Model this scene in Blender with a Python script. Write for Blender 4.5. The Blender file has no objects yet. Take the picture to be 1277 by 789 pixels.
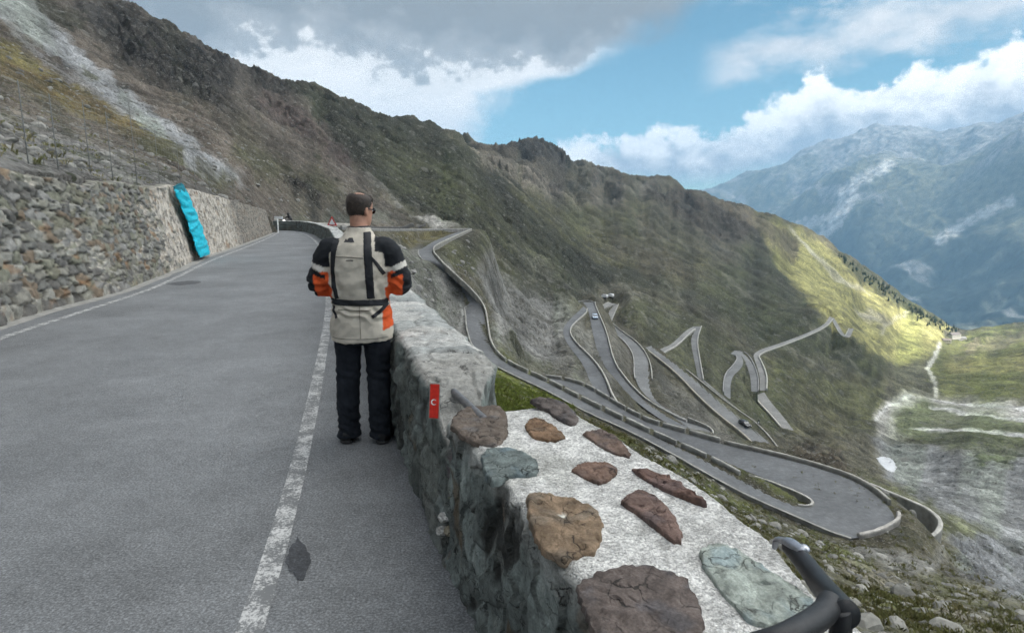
import bpy, bmesh, math, random
import numpy as np
from mathutils import Vector, Matrix
random.seed(7); rng = np.random.default_rng(7)
R = math.radians
S = bpy.context.scene
C = S.collection
# ---------------------------------------------------------------- camera
F_PX, PITCH, EYE = 760.0, R(9.9), 1.7
cam_d = bpy.data.cameras.new('camera'); cam = bpy.data.objects.new('camera', cam_d); C.objects.link(cam)
cam.location = (0, 0, EYE); cam.rotation_euler = (R(90) - PITCH, 0, 0)
cam_d.sensor_width = 36; cam_d.lens = 36 * F_PX / 1277
cam_d.clip_start = 0.05; cam_d.clip_end = 80000
S.camera = cam
# ---------------------------------------------------------------- exposure
S.view_settings.view_transform = 'Standard'; S.view_settings.look = 'None'
S.view_settings.exposure = 0.72; S.view_settings.gamma = 1
S.cycles.use_denoising = True; S.cycles.denoiser = 'OPENIMAGEDENOISE'; S.cycles.denoising_input_passes = 'RGB_ALBEDO_NORMAL'; S.cycles.denoising_prefilter = 'FAST'
S.cycles.volume_bounces = 1
S.cycles.max_bounces = 6
S.cycles.diffuse_bounces = 3
# ---------------------------------------------------------------- sun
SUN_EL, SUN_AZ = 47.0, 118.0          # azimuth clockwise from +Y (the view direction)
sd = bpy.data.lights.new('sun', 'SUN'); sun = bpy.data.objects.new('sun', sd); C.objects.link(sun)
sd.energy = 4.0; sd.angle = R(0.8); sd.color = (1.0, 0.95, 0.86)
SUN_DIR = Vector((math.sin(R(SUN_AZ)) * math.cos(R(SUN_EL)), math.cos(R(SUN_AZ)) * math.cos(R(SUN_EL)), math.sin(R(SUN_EL))))
sun.rotation_euler = SUN_DIR.to_track_quat('Z', 'Y').to_euler()
# ---------------------------------------------------------------- pixel <-> world (photo pixels, 1277 x 789)
CP, SP = math.cos(PITCH), math.sin(PITCH)
def ray(u, v):
    a = (np.asarray(u, float) - 638.5) / F_PX; t = (np.asarray(v, float) - 394.5) / F_PX
    return a, CP - t * SP, -(SP + t * CP)
def azel(u, v):
    x, y, z = ray(u, v); h = np.hypot(x, y)
    return np.degrees(np.arctan2(x, y)), z / h
def on_z(u, v, z=0.0):
    x, y, dz = ray(u, v); k = (z - EYE) / dz
    return np.stack([x * k, y * k, np.zeros_like(k) + z], -1)
def on_y(u, v, y0):
    x, y, dz = ray(u, v); k = y0 / y
    return Vector((float(x * k), float(y0), float(EYE + dz * k)))
def project(x, y, z):
    zz = z - EYE
    d = y * CP - zz * SP; up = y * SP + zz * CP
    d = np.where(d > 0.05, d, 0.05)
    return 638.5 + F_PX * x / d, 394.5 - F_PX * up / d
# ---------------------------------------------------------------- noise
def _h(ix, iy, seed):
    a = (ix.astype(np.int64) * 374761393 + iy.astype(np.int64) * 668265263 + seed * 1442695041) & 0xffffffff
    a = ((a ^ (a >> 13)) * 1274126177) & 0xffffffff
    a = ((a ^ (a >> 15)) * 2246822519) & 0xffffffff
    return ((a ^ (a >> 16)) & 0xffffff).astype(np.float64) / 16777216.0
def vnoise(x, y, seed=0):
    x = np.asarray(x, float); y = np.asarray(y, float)
    ix = np.floor(x); iy = np.floor(y); fx = x - ix; fy = y - iy
    ix = ix.astype(np.int64); iy = iy.astype(np.int64)
    def g(i, j):
        th = _h(ix + i, iy + j, seed) * 2 * math.pi
        return np.cos(th) * (fx - i) + np.sin(th) * (fy - j)
    ux = fx * fx * fx * (fx * (fx * 6 - 15) + 10); uy = fy * fy * fy * (fy * (fy * 6 - 15) + 10)
    a = g(0, 0); b = g(1, 0); c = g(0, 1); d = g(1, 1)
    return ((a + (b - a) * ux) + ((c + (d - c) * ux) - (a + (b - a) * ux)) * uy) * 1.5
def fbm(x, y, o=4, seed=0, gain=0.5):
    s = 0; a = 1.0; n = 0
    for k in range(o):
        s = s + a * vnoise(x * 2 ** k, y * 2 ** k, seed + k * 17); n += a; a *= gain
    return s / n
def cells(x, y, seed=0, jit=0.85):
    """nearest two cell distances, cell id hash (0..1), offset to the centre"""
    ix = np.floor(x).astype(np.int64); iy = np.floor(y).astype(np.int64)
    d1 = np.full(np.shape(x), 9.0); d2 = d1.copy(); idh = np.zeros(np.shape(x)); ox = np.zeros(np.shape(x)); oy = ox.copy()
    for i in (-1, 0, 1):
        for j in (-1, 0, 1):
            cx = ix + i + 0.5 + jit * (_h(ix + i, iy + j, seed) - 0.5); cy = iy + j + 0.5 + jit * (_h(ix + i, iy + j, seed + 5) - 0.5)
            d = np.hypot(x - cx, y - cy); hh = _h(ix + i, iy + j, seed + 9)
            n = d < d1
            d2 = np.where(n, d1, np.minimum(d2, d)); idh = np.where(n, hh, idh); ox = np.where(n, x - cx, ox); oy = np.where(n, y - cy, oy)
            d1 = np.where(n, d, d1)
    return d1, d2, idh, ox, oy
def sstep(a, b, x):
    t = np.clip((x - a) / (b - a), 0, 1); return t * t * (3 - 2 * t)
# ---------------------------------------------------------------- objects
def tag(o, label=None, cat=None, group=None, kind=None):
    if label: o['label'] = label
    if cat: o['category'] = cat
    if group: o['group'] = group
    if kind: o['kind'] = kind
    return o
def link(name, me, mat=None, parent=None):
    o = bpy.data.objects.new(name, me); C.objects.link(o)
    if mat is not None:
        for m in (mat if isinstance(mat, (list, tuple)) else [mat]): me.materials.append(m)
    if parent is not None: o.parent = parent
    return o
def empty(name, loc=(0, 0, 0), rz=0.0):
    o = bpy.data.objects.new(name, None); C.objects.link(o); o.location = loc; o.rotation_euler = (0, 0, rz)
    o.empty_display_size = 0.2
    return o
def np_mesh(name, V, Q, col=None, smooth=True):
    """mesh from arrays: V (n,3), Q (m,4) or (m,3), col (n,3) point colour"""
    V = np.ascontiguousarray(V, np.float32); Q = np.ascontiguousarray(Q, np.int32)
    me = bpy.data.meshes.new(name); k = Q.shape[1]
    me.vertices.add(len(V)); me.vertices.foreach_set('co', V.ravel())
    me.loops.add(Q.size); me.loops.foreach_set('vertex_index', Q.ravel())
    me.polygons.add(len(Q)); me.polygons.foreach_set('loop_start', np.arange(0, Q.size, k, dtype=np.int32))
    me.polygons.foreach_set('loop_total', np.full(len(Q), k, np.int32))
    me.polygons.foreach_set('use_smooth', np.full(len(Q), smooth))
    if col is not None:
        a = me.color_attributes.new('Col', 'FLOAT_COLOR', 'POINT')
        c = np.ones((len(V), 4), np.float32); c[:, :3] = col; a.data.foreach_set('color', c.ravel())
    me.update(calc_edges=True); me.validate()
    return me
def grid_quads(m, n, flip=False, wrap=False):
    i = np.arange(m * n).reshape(m, n)
    if wrap: i = np.concatenate([i, i[:, :1]], 1)
    q = np.stack([i[:-1, :-1], i[:-1, 1:], i[1:, 1:], i[1:, :-1]], -1).reshape(-1, 4)
    return q[:, ::-1] if flip else q
def resample(P, n):
    P = np.asarray(P, float); d = np.r_[0, np.cumsum(np.linalg.norm(np.diff(P, axis=0), axis=1))]
    s = np.linspace(0, d[-1], n)
    return np.stack([np.interp(s, d, P[:, k]) for k in range(P.shape[1])], -1)
def smooth_line(P, it=2):
    P = np.asarray(P, float)
    for _ in range(it):
        Q = P[:-1] * .75 + P[1:] * .25; T = P[:-1] * .25 + P[1:] * .75
        P = np.concatenate([P[:1], np.stack([Q, T], 1).reshape(-1, P.shape[1]), P[-1:]])
    return P
# ---------------------------------------------------------------- materials
def mat_new(name):
    m = bpy.data.materials.new(name); m.use_nodes = True
    nt = m.node_tree; b = nt.nodes['Principled BSDF']
    return m, nt, b
def nd(nt, t, **kw):
    n = nt.nodes.new(t)
    for k, v in kw.items():
        if k.startswith('i_'):
            key = k[2:].replace('_', ' ')
            n.inputs[key].default_value = v
        else: setattr(n, k, v)
    return n
def noise(nt, scale, detail=6, rough=0.6, vec=None, dist=0.0):
    n = nd(nt, 'ShaderNodeTexNoise'); n.inputs['Scale'].default_value = scale; n.inputs['Detail'].default_value = detail
    n.inputs['Roughness'].default_value = rough; n.inputs['Distortion'].default_value = dist
    if vec is None:
        t = nt.nodes.get('TC') or nd(nt, 'ShaderNodeTexCoord'); t.name = 'TC'; vec = t.outputs['Object']
    nt.links.new(vec, n.inputs['Vector']); return n.outputs['Fac']
def ramp(nt, fac, stops, interp='LINEAR'):
    n = nd(nt, 'ShaderNodeValToRGB'); n.color_ramp.interpolation = interp
    e = n.color_ramp.elements
    while len(e) < len(stops): e.new(0.5)
    for i, (p, c) in enumerate(stops):
        e[i].position = p; e[i].color = tuple(c) + (1,) if len(c) == 3 else c
    nt.links.new(fac, n.inputs['Fac']); return n.outputs['Color']
def math_n(nt, op, a, b=None, c=None, clamp=False):
    n = nd(nt, 'ShaderNodeMath', operation=op, use_clamp=clamp)
    for i, x in enumerate((a, b, c)):
        if x is None: continue
        if isinstance(x, (int, float)): n.inputs[i].default_value = x
        else: nt.links.new(x, n.inputs[i])
    return n.outputs[0]
def mix_c(nt, fac, a, b, mode='MIX'):
    n = nd(nt, 'ShaderNodeMix', data_type='RGBA', blend_type=mode)
    for sock, x in ((n.inputs['Factor'], fac), (n.inputs['A'], a), (n.inputs['B'], b)) if False else ((n.inputs[0], fac), (n.inputs[6], a), (n.inputs[7], b)):
        if isinstance(x, (int, float)): sock.default_value = x
        elif isinstance(x, (tuple, list)): sock.default_value = tuple(x) + (1,) if len(x) == 3 else x
        else: nt.links.new(x, sock)
    return n.outputs[2]
def maprange(nt, x, a, b, c=0.0, d=1.0, smooth=False):
    n = nd(nt, 'ShaderNodeMapRange'); n.interpolation_type = 'SMOOTHSTEP' if smooth else 'LINEAR'
    for i, q in enumerate((x, a, b, c, d)):
        if isinstance(q, (int, float)): n.inputs[i].default_value = q
        else: nt.links.new(q, n.inputs[i])
    return n.outputs[0]
def bump(nt, b, h, strength=0.5, dist=0.02):
    n = nd(nt, 'ShaderNodeBump'); n.inputs['Strength'].default_value = strength; n.inputs['Distance'].default_value = dist
    nt.links.new(h, n.inputs['Height']); nt.links.new(n.outputs['Normal'], b.inputs['Normal'])
def simple_mat(name, col, rough=0.7, var=0.25, scale=20, bump_s=0.2, bump_d=0.004, metal=0.0, spec=0.3):
    m, nt, b = mat_new(name)
    f = noise(nt, scale, 6, 0.65)
    c = ramp(nt, f, [(0.3, [x * (1 - var) for x in col]), (0.7, [min(1, x * (1 + var)) for x in col])])
    nt.links.new(c, b.inputs['Base Color']); b.inputs['Roughness'].default_value = rough; b.inputs['Metallic'].default_value = metal
    b.inputs['Specular IOR Level'].default_value = spec
    if bump_s: bump(nt, b, f, bump_s, bump_d)
    return m
def col_mat(name, scale=1.0, var=0.35, rough=0.9, bump_s=0.5, bump_d=0.05, detail=10, fine=None, fvar=0.25):
    """material taking the mesh's own stone / ground colours and breaking them up with noise"""
    m, nt, b = mat_new(name)
    at = nd(nt, 'ShaderNodeAttribute', attribute_name='Col')
    f = noise(nt, scale, detail, 0.68)
    k = maprange(nt, f, 0.3, 0.7, 1 - var, 1 + var)
    c = mix_c(nt, 1.0, at.outputs['Color'], k, 'MULTIPLY')
    if fine:
        f2 = noise(nt, fine, 4, 0.7); k2 = maprange(nt, f2, 0.3, 0.7, 1 - fvar, 1 + fvar); c = mix_c(nt, 1.0, c, k2, 'MULTIPLY')
    nt.links.new(c, b.inputs['Base Color']); b.inputs['Roughness'].default_value = rough; b.inputs['Specular IOR Level'].default_value = 0.2
    if bump_s: bump(nt, b, f, bump_s, bump_d)
    return m
# ---------------------------------------------------------------- sky with clouds
W = bpy.data.worlds.new('World'); S.world = W; W.use_nodes = True
def build_sky():
    nt = W.node_tree; nt.nodes.clear()
    out = nd(nt, 'ShaderNodeOutputWorld'); bg = nd(nt, 'ShaderNodeBackground'); bg.inputs['Strength'].default_value = 0.1
    nt.links.new(bg.outputs[0], out.inputs['Surface'])
    sky = nd(nt, 'ShaderNodeTexSky', sky_type='NISHITA'); sky.sun_disc = False
    sky.sun_elevation = R(SUN_EL); sky.sun_rotation = R(SUN_AZ); sky.altitude = 2600; sky.air_density = 1.0; sky.dust_density = 0.4; sky.ozone_density = 1.0
    tc = nd(nt, 'ShaderNodeTexCoord'); sep = nd(nt, 'ShaderNodeSeparateXYZ'); nt.links.new(tc.outputs['Generated'], sep.inputs[0])
    X, Y, Z = sep.outputs
    az = math_n(nt, 'ARCTAN2', X, Y); el = math_n(nt, 'ARCSINE', Z)
    azn = maprange(nt, az, R(-50), R(50)); eln = maprange(nt, el, R(-8), R(32))
    def pts(px, by='az'):
        o = []
        for u, v in px:
            a, t = azel(u, v); e = math.degrees(math.atan(t))
            x = (float(a) + 50) / 100; y = (e + 8) / 40
            o.append((x, y) if by == 'az' else (y, x))
        return sorted(o)
    def curve(x, p):
        n = nd(nt, 'ShaderNodeFloatCurve'); c = n.mapping.curves[0]
        n.mapping.use_clip = False
        p = [(max(0, min(1, a)), b) for a, b in p]
        if p[0][0] > 0: p = [(0, p[0][1])] + p
        if p[-1][0] < 1: p = p + [(1, p[-1][1])]
        while len(c.points) < len(p): c.points.new(0.5, 0.5)
        for i, (a, b) in enumerate(p): c.points[i].location = (a, b); c.points[i].handle_type = 'AUTO_CLAMPED'
        n.mapping.update(); nt.links.new(x, n.inputs['Value']); return n.outputs[0]
    v1 = tc.outputs['Generated']
    def vscale(s):
        m = nd(nt, 'ShaderNodeMapping'); m.inputs['Scale'].default_value = s; nt.links.new(v1, m.inputs['Vector']); return m.outputs[0]
    nA = noise(nt, 5.0, 10, 0.58, vscale((1, 1, 1.6)))          # big billows
    nB = noise(nt, 15.0, 10, 0.60, vscale((1, 1, 1.3)), 0.3)    # small billows
    nS = noise(nt, 4.2, 9, 0.62, vscale((1, 1, 3.2)))           # streaks
    nC = noise(nt, 44.0, 8, 0.6, vscale((1, 1, 1.2)), 0.2); sC = math_n(nt, 'SUBTRACT', nC, 0.5); sA = math_n(nt, 'SUBTRACT', nA, 0.5); sB = math_n(nt, 'SUBTRACT', nB, 0.5); sS = math_n(nt, 'SUBTRACT', nS, 0.5)
    # 1 the big grey cloud over the left ridge: edge azimuth as a function of elevation
    e1 = curve(eln, pts([(608, 185), (606, 165), (622, 135), (640, 116), (685, 101), (735, 90), (778, 70), (815, 42), (862, 6), (900, -60), (1000, -200)], 'el'))
    d1 = math_n(nt, 'SUBTRACT', e1, azn)
    d1 = math_n(nt, 'ADD', d1, math_n(nt, 'MULTIPLY', sA, 0.055)); d1 = math_n(nt, 'ADD', d1, math_n(nt, 'MULTIPLY', sB, 0.10))
    m1 = maprange(nt, d1, -0.016, 0.042, 0, 1, True)
    sh = math_n(nt, 'ADD', eln, math_n(nt, 'MULTIPLY', sA, 0.30)); sh = math_n(nt, 'ADD', sh, math_n(nt, 'MULTIPLY', sB, 0.22)); sh = math_n(nt, 'ADD', sh, math_n(nt, 'MULTIPLY', sC, 0.07))
    wl = maprange(nt, azn, 0.02, 0.20)                            # paler towards the left
    c1 = ramp(nt, sh, [(0.30, (8.4, 8.3, 8.2)), (0.455, (8.3, 8.2, 8.1)), (0.505, (7.2, 7.2, 7.1)), (0.525, (3.5, 3.6, 3.65)), (0.59, (2.15, 2.28, 2.35)), (0.70, (2.4, 2.55, 2.62)), (0.9, (3.0, 3.1, 3.2))])
    c1b = ramp(nt, sh, [(0.35, (7.2, 7.2, 7.2)), (0.52, (5.8, 5.9, 5.9)), (0.60, (3.0, 3.15, 3.2)), (0.72, (2.7, 2.85, 2.9)), (0.9, (3.2, 3.3, 3.4))])
    c1 = mix_c(nt, wl, c1b, c1)
    # 2 cumulus bank over the far range: top edge elevation as a function of azimuth
    e2 = curve(azn, pts([(560, 200), (660, 190), (700, 184), (745, 177), (780, 168), (830, 160), (880, 165), (925, 152), (955, 138), (985, 128), (1010, 108), (1035, 98), (1060, 112), (1100, 100), (1150, 92), (1200, 84), (1240, 66), (1277, 50), (1330, 30)]))
    d2 = math_n(nt, 'SUBTRACT', e2, eln)
    d2 = math_n(nt, 'ADD', d2, math_n(nt, 'ADD', math_n(nt, 'MULTIPLY', sB, 0.15), math_n(nt, 'MULTIPLY', sC, 0.10))); d2 = math_n(nt, 'ADD', d2, math_n(nt, 'MULTIPLY', sA, 0.03))
    m2 = maprange(nt, d2, -0.012, 0.020, 0, 1, True)
    lo = curve(azn, pts([(560, 230), (760, 214), (800, 212), (870, 214), (950, 200), (1100, 180), (1277, 170)]))
    b2 = maprange(nt, math_n(nt, 'SUBTRACT', eln, lo), -0.05, 0.012, 0.25, 1, True)
    m2 = math_n(nt, 'MULTIPLY', m2, b2)
    s2 = math_n(nt, 'ADD', maprange(nt, d2, 0.0, 0.13), math_n(nt, 'ADD', math_n(nt, 'MULTIPLY', sB, -3.4), math_n(nt, 'MULTIPLY', sC, -2.0)))
    c2 = ramp(nt, s2, [(0.0, (11.5, 11.3, 11)), (0.28, (9.5, 9.4, 9.3)), (0.5, (7.2, 7.3, 7.5)), (0.75, (5.2, 5.5, 5.9)), (1.0, (3.6, 4.0, 4.6))])
    # 3 thin slanting streaks, upper right
    e3 = curve(azn, pts([(820, 110), (870, 82), (930, 68), (1000, 58), (1080, 42), (1160, 26), (1277, 4), (1400, -20)]))
    w3 = curve(azn, [(0.0, 0.03), (0.64, 0.03), (0.675, 0.04), (0.75, 0.05), (0.83, 0.055), (0.9, 0.05), (1, 0.05)])
    d3 = math_n(nt, 'DIVIDE', math_n(nt, 'ABSOLUTE', math_n(nt, 'SUBTRACT', eln, e3)), w3)
    m3 = maprange(nt, math_n(nt, 'ADD', d3, math_n(nt, 'MULTIPLY', math_n(nt, 'ADD', sS, math_n(nt, 'MULTIPLY', sB, .35)), -4.0)), 0.25, 1.5, 0.95, 0, True); m3 = math_n(nt, 'MULTIPLY', m3, maprange(nt, azn, 0.655, 0.70, 0, 1, True))
    # loose wisps high up
    hi = maprange(nt, eln, 0.52, 0.66); hi = math_n(nt, 'MULTIPLY', hi, maprange(nt, azn, 0.66, 0.74))
    m4 = math_n(nt, 'MULTIPLY', maprange(nt, math_n(nt, 'ADD', sS, math_n(nt, 'MULTIPLY', sB, 0.5)), -0.02, 0.13, 0, 0.9, True), hi)
    # scattered cloud cover elsewhere in the sky (behind and above the viewer)
    out_v = math_n(nt, 'MAXIMUM', maprange(nt, el, R(24), R(40)), maprange(nt, math_n(nt, 'ABSOLUTE', az), R(47), R(60)))
    m5 = math_n(nt, 'MULTIPLY', maprange(nt, sA, -0.16, 0.06, 0.15, 1, True), out_v)
    m5 = math_n(nt, 'MULTIPLY', m5, maprange(nt, el, R(-4), R(6)))
    blue = mix_c(nt, 1.0, sky.outputs[0], (0.76, 1.11, 0.95), 'MULTIPLY')
    c = mix_c(nt, m4, blue, (5.2, 5.5, 5.8)); c = mix_c(nt, m3, c, mix_c(nt, maprange(nt, sB, -.15, .15), (5.2, 5.5, 5.8), (7.2, 7.2, 7.2))); c = mix_c(nt, m2, c, c2); c = mix_c(nt, m1, c, c1); dl = nd(nt, 'ShaderNodeVectorMath', operation='DOT_PRODUCT'); nt.links.new(tc.outputs['Generated'], dl.inputs[0]); dl.inputs[1].default_value = Vector((.62, .10, .80)).normalized()
    added_glow = maprange(nt, dl.outputs['Value'], .60, 1.0, 0, 1, True); c5 = mix_c(nt, added_glow, (5.5, 5.9, 6.4), (46, 46, 45)); c = mix_c(nt, m5, c, c5)  # very bright lobe added out of view, away from the sun, for soft side light
    nt.links.new(c, bg.inputs['Color'])
build_sky()

# ---------------------------------------------------------------- unseen cloud added in front of the sun: keeps the near slopes in shade, leaves the spur and the far range lit
def added_shade_cloud():
    alt = 6000.0; d = SUN_DIR; k = alt / d.z
    foot = [(420, 1900), (520, 1500), (565, 1300), (612, 1180), (655, 1050), (760, 960), (900, 800), (1500, 300), (2300, -900), (1500, -2200), (-600, -2600), (-2600, -1500), (-3000, 700), (-2200, 2200), (-700, 2500)]
    P = smooth_line(foot + foot[:1], 3)[:-1]; n = len(P); c = P.mean(0)
    fr = [1.0, .97, .9, .78, .6, .4, .2]; V = []
    for sg in (-1, 1):
        for f in (fr if sg < 0 else fr[1:]):
            q = c + (P - c) * f; h = sg * 420 * math.sqrt(max(0, 1 - f ** 2.2)); hh = h * (1 + .5 * fbm(q[:, 0] / 600, q[:, 1] / 600, 3, 12))
            V.append(np.stack([q[:, 0] + d.x * k, q[:, 1] + d.y * k, alt + hh], -1))
    m = len(fr); lo, hi = V[:m], V[m:]; rows = lo[::-1] + hi; V = np.array(rows); V2 = np.r_[V.reshape(-1, 3), [V[0].mean(0)], [V[-1].mean(0)]]; nv = len(V2)
    Q = grid_quads(len(rows), n, False, True); me = np_mesh('cloud', V2, Q)
    bm = bmesh.new(); bm.from_mesh(me); bm.verts.ensure_lookup_table()
    for r, ce in ((0, nv - 2), (len(rows) - 1, nv - 1)):
        for i in range(n): bm.faces.new((bm.verts[r * n + i], bm.verts[r * n + (i + 1) % n], bm.verts[ce]))
    bmesh.ops.recalc_face_normals(bm, faces=bm.faces); bm.to_mesh(me); bm.free()
    m_, nt, b = mat_new('cloud'); b.inputs['Base Color'].default_value = (.9, .9, .9, 1); b.inputs['Roughness'].default_value = 1; b.inputs['Specular IOR Level'].default_value = 0
    tag(link('cloud', me, m_), kind='structure')  # out-of-view sun blocker, added to shade the near slopes
added_shade_cloud()
# ---------------------------------------------------------------- the lie of the land: surveyed points (photo pixel + distance, or pixel + height)
pts_ae = []                                   # (azimuth deg, ln r, tan elevation)
def add_uvr(L):
    for u, v, r in L:
        a, t = azel(u, v); pts_ae.append((float(a), math.log(r), float(t)))
def add_uvz(L):
    for u, v, z in L:
        a, t = azel(u, v); r = (z - EYE) / float(t); pts_ae.append((float(a), math.log(r), float(t)))
def add_xyz(x, y, z):
    r = math.hypot(x, y); pts_ae.append((math.degrees(math.atan2(x, y)), math.log(r), (z - EYE) / r))
def add_aez(a, r, z): pts_ae.append((a, math.log(r), (z - EYE) / r))
# roads: left edge, right edge (photo pixels) and height along the way
ROADS = {
 'R1': dict(L=[(586, 284.5), (562, 291), (535, 300), (520, 311), (523, 322), (543, 334), (566, 358), (580, 384), (581, 410), (588, 432), (606, 450), (640, 468), (682, 487), (732, 515), (777, 534), (835, 564), (897, 600), (948, 626), (999, 647), (1036, 664), (1062, 672)],
            Rr=[(588, 287), (570, 295), (547, 306), (538, 312), (540, 320), (563, 341), (588.6, 364), (602.5, 384.5), (606, 407), (609, 428), (619, 445), (641, 459), (682, 477), (723, 499), (777, 526), (823, 548), (878, 572), (919, 593.5), (956, 615), (990, 630), (1012, 632)],
            z=[-4.2, -4.8, -5.5, -6.3, -7.2, -9.0, -11.8, -14.3, -16.2, -17.5, -18.0, -18.4, -18.8, -19.2, -19.6, -20.1, -20.6, -21.0, -21.3, -21.5, -21.6]),
 'R1b': dict(L=[(1062, 672), (1092, 668), (1112, 659), (1118, 648), (1106, 629), (1070, 601), (1015, 582), (952, 566), (910.5, 557), (844, 538), (811, 529), (785, 516), (755.6, 498), (726, 480), (696, 473), (672, 471)],
            Rr=[(1012, 632), (1015, 631), (1016, 629), (1015, 626), (1010, 621), (976, 605), (936, 590), (910, 580), (874, 565), (831, 543), (800, 531), (778, 521), (745, 504), (712, 489), (690, 480), (668, 473)],
            z=[-21.6, -21.65, -21.7, -21.8, -21.9, -22.1, -22.4, -22.7, -23.0, -23.4, -23.7, -24.0, -24.3, -24.6, -24.9, -25.1]),
 'RA': dict(L=[(758, 515), (748, 500), (737, 479), (727.6, 454), (704.5, 426), (701, 409), (712, 397), (722, 388), (728, 382)], Rr=[(776, 515), (762, 499), (754, 472), (739, 450), (713, 426), (709, 412), (718, 402), (731, 391), (732, 386)],
            z=[-28.6, -29, -30, -31, -32, -32.6, -33.2, -33.8, -34]),
 'RB': dict(L=[(727, 377), (734, 386), (739, 416), (747, 446), (769, 478), (798, 506), (838, 532), (860, 546)], Rr=[(741, 377), (742, 382), (755.6, 416), (764, 452), (779, 475), (805, 501), (838, 519.6), (856, 527)],
            z=[-34, -34.3, -36, -37.5, -39, -40.3, -42, -42.8]),
 'RC': dict(L=[(860, 546), (845, 532), (825, 515), (806, 496), (791, 474), (792, 446), (784, 430), (768, 416), (755.5, 404)], Rr=[(889, 543), (884, 534), (858, 521.5), (822, 505), (813, 485), (811, 452), (797, 430), (775, 414), (761, 402)],
            z=[-42.8, -43.2, -44.2, -45.3, -46.3, -48, -49.2, -50.4, -52.6]),
 'RD': dict(L=[(747, 385), (757, 378), (762, 377), (760, 388), (755, 404)], Rr=[(749, 391), (760, 383), (772, 377), (767, 388), (760, 404)], z=[-50, -51, -52, -52.5, -53]),
 'RE': dict(L=[(803, 434), (842, 464), (872, 496), (898, 520), (925, 540), (945, 560), (962, 590)], Rr=[(812, 431), (853, 460), (890, 491), (918, 512), (942, 528), (964, 552), (985, 584)], z=[-52, -55, -57.5, -59.5, -61, -62, -62.5]),
 'RF': dict(L=[(806, 447), (821, 436), (838, 429.5), (855, 412), (865, 407)], Rr=[(816, 449), (828, 440), (843, 433), (861, 415), (867, 411)], z=[-58, -60, -61.5, -63, -64]),
 'RF2': dict(L=[(865, 407), (861, 425), (866, 450), (871, 474)], Rr=[(874, 407), (868, 425), (872, 450), (876, 474)], z=[-64, -65.5, -67, -68.5]),
 'RF3': dict(L=[(870, 472), (882, 488), (905, 510), (930, 530), (950, 552), (968, 582)], Rr=[(876, 472), (892, 486), (917, 507), (944, 527), (966, 548), (988, 578)], z=[-68.5, -69, -69.8, -70.5, -71, -71.5]),
 'RG': dict(L=[(903, 497), (903, 468), (916, 455), (921, 445), (911, 441)], Rr=[(911, 497), (911, 471), (925, 459), (928, 449), (919, 437)], z=[-72, -73.5, -74.5, -75.5, -76]),
 'RG2': dict(L=[(911, 441), (921, 441), (930, 452), (936, 470), (937, 488)], Rr=[(916, 437), (928, 438), (938, 450), (945, 470), (945, 488)], z=[-76, -76.5, -78, -79.5, -80.5]),
 'RH': dict(L=[(1035, 394), (1028, 405), (1008, 415), (973, 428), (938, 439), (942, 452), (948, 470), (947, 487)], Rr=[(1039, 398), (1031, 408), (1009, 419), (974, 432.5), (944, 443), (949, 452), (956, 470), (955, 487)], z=[-98, -97, -95, -92, -88.5, -87, -86, -85]),
 'RH2': dict(L=[(941, 493), (946, 502), (962, 518), (975, 534)], Rr=[(953, 489), (960, 500), (976, 518), (990, 537)], z=[-85, -85, -85.5, -86]),
 'RI': dict(L=[(1036, 396), (1052, 425), (1059, 410)], Rr=[(1040, 396), (1058, 426), (1065, 409)], z=[-99, -101, -103]),
}
def ribbon(rd, n):
    k = len(rd['L']); assert k == len(rd['Rr']) == len(rd['z']), rd
    P = smooth_line(np.c_[np.array(rd['L'], float), np.array(rd['Rr'], float), np.array(rd['z'], float)])
    W_ = np.c_[on_z(P[:, 0], P[:, 1], P[:, 4]), on_z(P[:, 2], P[:, 3], P[:, 4])]; c = (W_[:, :3] + W_[:, 3:]) / 2
    d = np.r_[0, np.cumsum(np.linalg.norm(np.diff(W_, axis=0), axis=1))]; s = np.linspace(0, d[-1], n)
    W_ = np.stack([np.interp(s, d, W_[:, q]) for q in range(6)], -1); return W_[:, :3], W_[:, 3:]
RIB = {k: ribbon(rd, 140 if k.startswith('R1') else 60) for k, rd in ROADS.items()}
_c = resample(smooth_line([(-19.5, 52.5, 0), (-20.5, 58, -.1), (-22.5, 70, -.5), (-25, 88, -1.2), (-28, 110, -2), (-28.5, 137, -2.9), (-23, 166, -3.7), (-13.2, 191, -4.25)]), 60)
_t = np.gradient(_c, axis=0); _n = np.stack([-_t[:, 1], _t[:, 0], 0 * _t[:, 0]], -1) / np.hypot(_t[:, 0], _t[:, 1])[:, None]
RIB['R0'] = (_c + _n * 2.7, _c - _n * 2.7)
def add_line(P, every):
    for p in P[::every]: add_xyz(*p)
for k, (a, b) in RIB.items():
    ev = 7 if k.startswith('R1') else 8
    add_line(a, ev); add_line(b, ev)
# skyline of the near mountain, its long spur and what lies behind
CREST = [(140, -2, 335), (225, 40, 350), (262, 62, 365), (300, 80, 385), (345, 98, 410), (400, 113, 440), (440, 130, 465), (465, 141, 480), (490, 148, 495), (515, 147, 510), (535, 153, 530), (552, 163, 560),
         (580, 165, 860), (605, 178, 900), (625, 180, 930), (645, 174, 960), (668, 169, 1000), (690, 180, 1040), (720, 201, 1090), (755, 217, 1140), (800, 224, 1190), (835, 222, 1230), (855, 236, 1250), (875, 241, 1290),
         (900, 249, 1340), (940, 262, 1400), (990, 279, 1480), (1030, 300, 1550), (1080, 335, 1640), (1130, 371, 1740), (1180, 404, 1840), (1200, 412, 1900), (1240, 408, 2000), (1277, 403, 2100), (1400, 388, 2200), (1600, 370, 2200)]
add_uvr(CREST)
CA = [(float(azel(u, v)[0]), float(azel(u, v)[1]), r) for u, v, r in CREST]
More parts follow.
